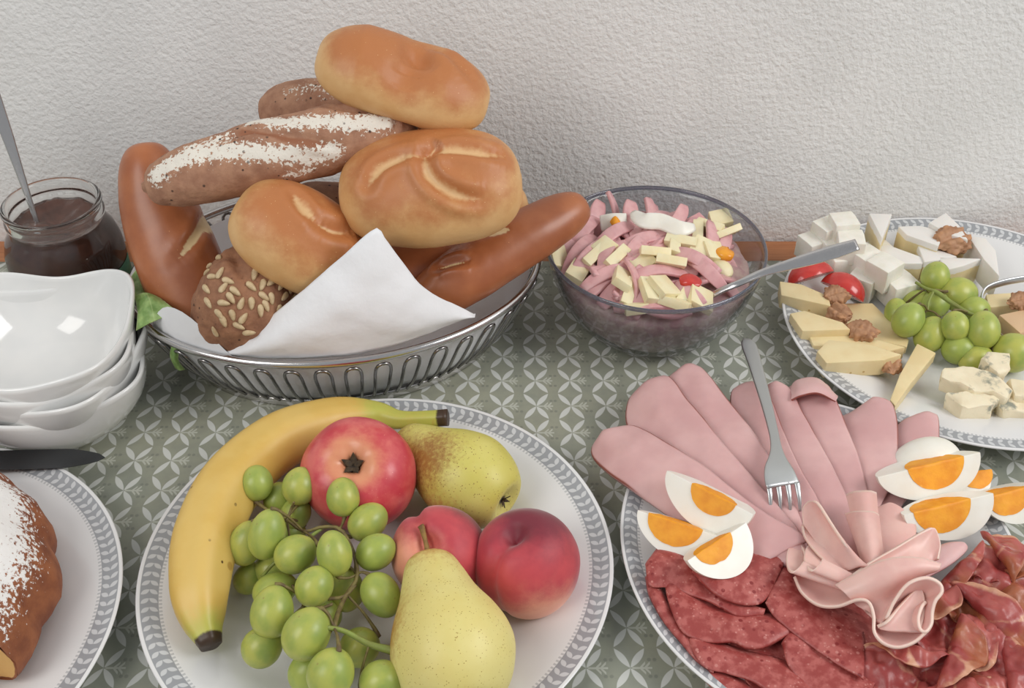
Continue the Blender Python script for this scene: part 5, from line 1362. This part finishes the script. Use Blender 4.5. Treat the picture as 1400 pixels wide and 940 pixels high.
# fork on the ham
fk = thing('fork', 'plain steel fork lying tines down on the ham fan', 'fork', P(1062, 610, 4.6))
fs = [(1021, 463, 4.3, 0.30), (1024, 472, 4.4, 0.62), (1033, 500, 4.6, 0.55), (1046, 545, 4.9, 0.44), (1057, 588, 5.3, 0.36), (1061, 610, 5.5, 0.40), (1063, 625, 5.6, 0.62), (1065, 640, 5.6, 1.0), (1068, 655, 5.45, 1.17), (1071, 664, 5.3, 1.20)]
pts_ = curve([np.r_[P(q[0], q[1], q[2]), q[3]] for q in fs], 70)
mk('handle', *sweep(pts_[:, :3], pts_[:, 3], np.interp(np.linspace(0, 1, 70), [0, 0.05, 0.5, 0.8, 1], [0.05, 0.12, 0.14, 0.10, 0.08]), (0.05, -0.1, 1), 18, 4.0), STEEL_D, fk)
e = pts_[-1, :3]; dfk = unit(pts_[-1, :3] - pts_[-6, :3]); sdf = unit(np.cross(dfk, (0, 0, 1)))
for k in range(4):
    o_ = sdf * ((k - 1.5) * 0.66)
    tn = [e + o_ * 1.0 - dfk * 0.25, e + o_ + dfk * 0.4 + A(0, 0, -0.2), e + o_ * 1.02 + dfk * 0.85 + A(0, 0, -0.5), e + o_ * 1.02 + dfk * 1.3 + A(0, 0, -0.95)]
    V, F = sweep(curve(tn, 14), np.linspace(0.21, 0.10, 14), np.linspace(0.09, 0.06, 14), (0, 0, 1), 10, 3)
    mk('tine', V, F, STEEL_D, fk)

# ================================================================== the cheese plate
def slab(name, label, px, z1, z0, mat, cat='cheese', bev=0.10, jit=0.0, seed=0, group=None, rind=None, at=None, sub=1, smooth=40):
    pl = [P(q[0], q[1], q[2] if len(q) > 2 else z1) for q in px]
    V, F = box_cheese([tuple(p) for p in pl], z0, z1, bev, jit, seed, sub=sub)
    attrs = {'rind': np.zeros(len(V)), 'vein': np.zeros(len(V))}
    zt = np.array([p[2] for p in pl]).max()
    if rind == 'top':
        attrs['rind'] = np.clip((V[:, 2] - (zt - 0.28)) / 0.16, 0, 1)
    if rind == 'all':
        attrs['rind'] = np.ones(len(V))
    if rind == 'edge':
        attrs['rind'] = np.clip((V[:, 2] - (zt - 0.05)) / 0.1, 0, 1) * 0.7
    attrs['vein'] = 0.5 + 0.5 * fbm(V * 0.8 + seed * 3, 3, seed + 50)
    return mk(name, V, F, mat, attrs=attrs, label=label, cat=cat, group=group, smooth=smooth)

GK = 'hard cheese slices at the left of the cheese plate'
slab('cheese_slice', 'long thin hard cheese slice lying under the walnuts', [(1148, 414), (1193, 414), (1243, 464), (1240, 474), (1165, 456), (1135, 428)], 2.0, 1.2, GOUDA, group=GK, rind='edge')
slab('cheese_slice', 'hard cheese slice nearest the tomato, uppermost on the left rim', [(1066, 384), (1095, 388), (1133, 404), (1136, 418), (1068, 403)], 3.4, 2.0, GOUDA, group=GK, rind='edge')
slab('cheese_slice', 'hard cheese slice in the middle of the left rim, beside the walnuts', [(1080, 428), (1100, 424), (1152, 440), (1163, 450), (1097, 452)], 3.3, 1.8, GOUDA, group=GK, rind='edge')
slab('cheese_slice', 'flat hard cheese slice between the middle and the front slice', [(1106, 458), (1157, 452), (1238, 474), (1215, 480), (1112, 472)], 2.6, 1.3, GOUDA, group=GK)
slab('cheese_slice', 'broad hard cheese slice at the front of the left rim', [(1133, 464), (1190, 471), (1233, 484), (1208, 492), (1130, 496), (1117, 480)], 3.3, 1.7, GOUDA, group=GK)
slab('cheese_stick', 'slim stick of hard cheese leaning across the inner front rim', [(1254, 469, 2.7), (1280, 482, 2.7), (1245, 524, 2.9), (1224, 555, 3.2), (1217, 546, 3.2), (1230, 512, 2.9)], 2.8, 1.7, GOUDA)
slab('cheese_slice', 'yellow cheese slice at the right edge inside the utensil loop', [(1348, 402), (1440, 396), (1440, 412), (1352, 420)], 2.5, 1.2, GOUDA, rind='edge')
slab('cheese_slice', 'peach coloured cheese slice at the right edge above the blue cheese', [(1366, 430), (1440, 414), (1440, 440), (1395, 455)], 2.9, 1.5, GOUDA, rind='all')

V, F = box_cheese([(-1.15, -1.1), (1.15, -1.15), (1.1, 1.15), (-1.1, 1.1)], -1.1, 1.1, 0.13, 0.05, 3, sub=2)
feta_me = meshdata('feta_cube', V, F, FETA, smooth=40)
for (px, py, z, rt, s_, lb) in [
    (1130, 318, 4.3, 30, .95, 'feta cube at the back left of the heap behind the topmost ones'), (1152, 312, 5.0, 8, 1.0, 'topmost feta cube at the back of the heap'), (1111, 338, 3.1, 28, 1.0, 'leftmost feta cube beside the fork handle'),
    (1161, 337, 4.4, -6, 1.05, 'feta cube just below the topmost one, behind the fork handle end'), (1180, 357, 3.3, 35, 1.05, 'feta cube in the middle of the heap right of the fork handle'), (1148, 360, 2.7, 12, .95, 'feta cube above the tomato wedges'),
    (1134, 337, 3.4, 18, .9, 'feta cube hidden between the back cubes'), (1207, 372, 3.7, 40, 1.08, 'feta cube lying on the frontmost cube'), (1227, 396, 2.2, 22, 1.15, 'frontmost feta cube beside the grapes'), (1180, 388, 2.2, -35, 1.0, 'feta cube right of the red tomato wedge'),
    (1200, 350, 2.2, 20, 1.0, 'low feta cube in the middle of the heap touching the white soft cheese')]:
    place(feta_me, 'feta_cube', P(px, py, z), rotz(math.radians(rt)), (s_, s_, s_), label='white ' + lb, cat='feta', group='feta cubes on the cheese plate')

GB = 'soft cheese wedges with white rind'
slab('soft_cheese_wedge', 'tall narrow soft cheese wedge standing beside the feta', [(1188, 291), (1220, 292), (1206, 326)], 5.4, 2.4, BRIE, group=GB, rind='top', bev=0.12)
slab('soft_cheese_wedge', 'soft cheese wedge at the back left, its point touching the walnut', [(1228, 309), (1258, 308), (1293, 316), (1283, 336), (1240, 321)], 4.6, 2.3, BRIE, group=GB, rind='top', bev=0.12)
slab('soft_cheese_wedge', 'soft cheese wedge behind the walnut near the wall', [(1293, 290), (1270, 304), (1297, 320), (1324, 328), (1312, 308)], 5.0, 2.5, BRIE, group=GB, rind='top', bev=0.12)
slab('soft_cheese_wedge', 'soft cheese wedge lying left of the single upper grape', [(1197, 337), (1214, 334), (1266, 353), (1262, 360), (1226, 360)], 3.7, 1.2, BRIE, group=GB, rind='top', bev=0.12)
slab('soft_cheese_wedge', 'thin soft cheese wedge in the middle of the soft cheeses', [(1253, 331), (1275, 338), (1309, 350), (1290, 354), (1264, 358)], 3.9, 1.6, BRIE, group=GB, rind='top', bev=0.12)
slab('soft_cheese_wedge', 'soft cheese wedge with a broad creamy side right above the grapes', [(1283, 351), (1312, 352), (1343, 353), (1318, 363), (1294, 369)], 3.9, 1.3, BRIE, group=GB, rind='top', bev=0.12)
slab('soft_cheese_wedge', 'soft cheese piece with ribbed white rind at the right of the group', [(1323, 321), (1348, 325), (1362, 342), (1367, 378), (1345, 354)], 4.1, 1.6, BRIE, group=GB, rind='all', bev=0.16)

# walnuts
def walnut_mesh(seed):
    nu_, nv_ = 40, 44
    s = np.linspace(0.02, np.pi - 0.02, nu_)
    V, F = sweep(np.stack([-np.cos(s), 0 * s, 0 * s], 1), np.sin(s) * 0.85, np.sin(s) * 0.55, nv=nv_)
    n_ = np.abs(vnoise(V * 2.6 + seed, seed)) + 0.5 * np.abs(vnoise(V * 5.1, seed + 3))
    V = V * (0.78 + 0.36 * n_)[:, None]
    g = np.exp(-(V[:, 1] / 0.13) ** 2)
    V[:, 2] *= 1 - 0.55 * g
    return meshdata('walnut_half', V * 1.25, F, WALNUT, attrs={'ridge': np.clip(n_, 0, 1)})
wm = [walnut_mesh(3), walnut_mesh(9)]
for (px, py, z, rt, s_, v, lb) in [(1142, 404, 3.3, 20, 1.0, 0, 'walnut half on the cheese just below the tomato'), (1147, 429, 3.0, -60, .95, 1, 'upper walnut of the row on the left cheese slices'), (1177, 452, 2.9, -35, 1.05, 0, 'lower walnut of the row on the left cheese slices'),
                                (1217, 496, 2.3, 80, 1.0, 1, 'walnut half beside the slim cheese stick'), (1302, 329, 4.3, 25, 1.45, 1, 'large walnut half lying among the soft cheese wedges'), (1396, 412, 3.1, 10, .95, 0, 'walnut half at the right edge on the yellow cheese')]:
    place(wm[v], 'walnut_half', P(px, py, z), rotz(math.radians(rt)) @ rotx(0.25), (s_, s_, s_), label=lb, cat='walnut', group='walnut halves on the cheese plate')

# tomato wedges
def tomato(label, a_, b_, roll, R):
    pa, pb = P(*a_), P(*b_)
    c = (pa + pb) / 2; ax_ = unit(pb - pa); La = np.linalg.norm(pb - pa) / 2
    Rm = frame(ax_) @ rotx(math.radians(roll))
    V, F = sector(R, La, math.radians(80), blunt=0.0)
    Vw = V @ Rm.T + c
    o = thing('tomato_wedge', label, 'tomato', (c[0], c[1], Vw[:, 2].min()), 'tomato wedges on the cheese plate')
    mk('skin', Vw, F, TOMATO, o, smooth=35)
    V, F = sector(R * 0.86, La * 0.9, math.radians(80), blunt=0.0, off=0.03)
    mk('flesh', V @ Rm.T + c, F, TOMFL, o, smooth=40)
tomato('red tomato wedge lying under the fork handle', (1078, 390, 2.6), (1138, 373, 2.8), 180, 1.7)
tomato('glossy red tomato wedge between feta and walnut', (1122, 386, 2.5), (1180, 413, 2.2), 185, 1.75)

# grapes on the cheese plate
bunch('small bunch of green grapes in the middle of the cheese plate', (P(1300, 450, 0.7)[0], P(1300, 450, 0.7)[1], 0.7),
      [(1279, 378, 4.0, 18, 20, 70), (1310, 402, 3.0, 22, 25, 0), (1242, 437, 3.4, 20, 24, 55), (1272, 457, 2.4, 20, 25, 60), (1306, 446, 3.6, 18, 20, 90), (1344, 451, 3.6, 21, 25, 80), (1311, 477, 2.0, 20, 22, 0), (1386, 482, 2.4, 25, 26, 0),
       (1334, 491, 1.8, 18, 22, 20), (1226, 428, 2.2, 16, 20, 90), (1278, 416, 2.4, 18, 22, 30), (1332, 424, 2.6, 18, 20, 0), (1352, 474, 1.8, 18, 21, 30), (1255, 415, 1.9, 18, 21, 10)],
      [([(1252, 386, 4.0), (1266, 394, 4.1), (1280, 399, 4.2), (1300, 413, 4.1), (1324, 427, 4.0), (1340, 434, 3.8)], [0.13, 0.14, 0.22, 0.2, 0.15, 0.12], STEM_G), ([(1278, 396, 4.2), (1290, 398, 4.2), (1296, 398, 4.2)], 0.12, STEM), ([(1276, 399, 4.2), (1270, 412, 3.8), (1268, 424, 3.4)], 0.12, STEM_G)],
      [(1266, 394, 4.1), (1280, 399, 4.2), (1300, 413, 4.1), (1324, 427, 4.0), (1340, 434, 3.8), (1268, 424, 3.4)])

GU = 'blue cheese pieces at the front right of the cheese plate'
slab('blue_cheese_piece', 'blue cheese piece lying across the top of the crumbled heap', [(1290, 502), (1318, 501), (1352, 507), (1386, 532), (1378, 540), (1325, 530), (1287, 516)], 3.1, 1.8, BLUE, group=GU, jit=0.24, seed=4, sub=2, bev=0.2)
slab('blue_cheese_piece', 'upright blue cheese piece at the back of the heap beside the grapes', [(1342, 490), (1352, 481), (1380, 483), (1379, 506), (1362, 508)], 3.4, 1.0, BLUE, group=GU, jit=0.22, seed=5, sub=2, bev=0.2)
slab('blue_cheese_piece', 'chunky blue cheese piece at the front of the heap', [(1293, 537), (1318, 533), (1346, 536), (1366, 540), (1362, 554), (1314, 556)], 2.9, 0.8, BLUE, group=GU, jit=0.28, seed=6, sub=2, bev=0.2)
slab('blue_cheese_piece', 'flat blue cheese piece at the right end of the heap near the rim', [(1366, 544), (1400, 544), (1424, 552), (1412, 562), (1370, 560)], 2.2, 0.9, BLUE, group=GU, jit=0.24, seed=7, sub=2, bev=0.2)
slab('blue_cheese_piece', 'blue cheese piece at the right edge between the flat and the upright piece', [(1382, 515), (1420, 522), (1420, 542), (1390, 540)], 2.8, 1.0, BLUE, group=GU, jit=0.24, seed=8, sub=2, bev=0.2)
c_ = curve([P(1343, 420, 2.8), P(1342, 406, 3.2), P(1350, 394, 3.6), P(1372, 386, 3.9), P(1405, 380, 4.1), P(1450, 374, 4.4), P(1520, 368, 5.0)], 50)
mk('serving_tongs', *sweep(c_, 0.12, 0.32, (0, 0.2, 1), 12, 3), STEEL_D, label='grey curved metal utensil loop over the cheese at the right edge', cat='utensil')
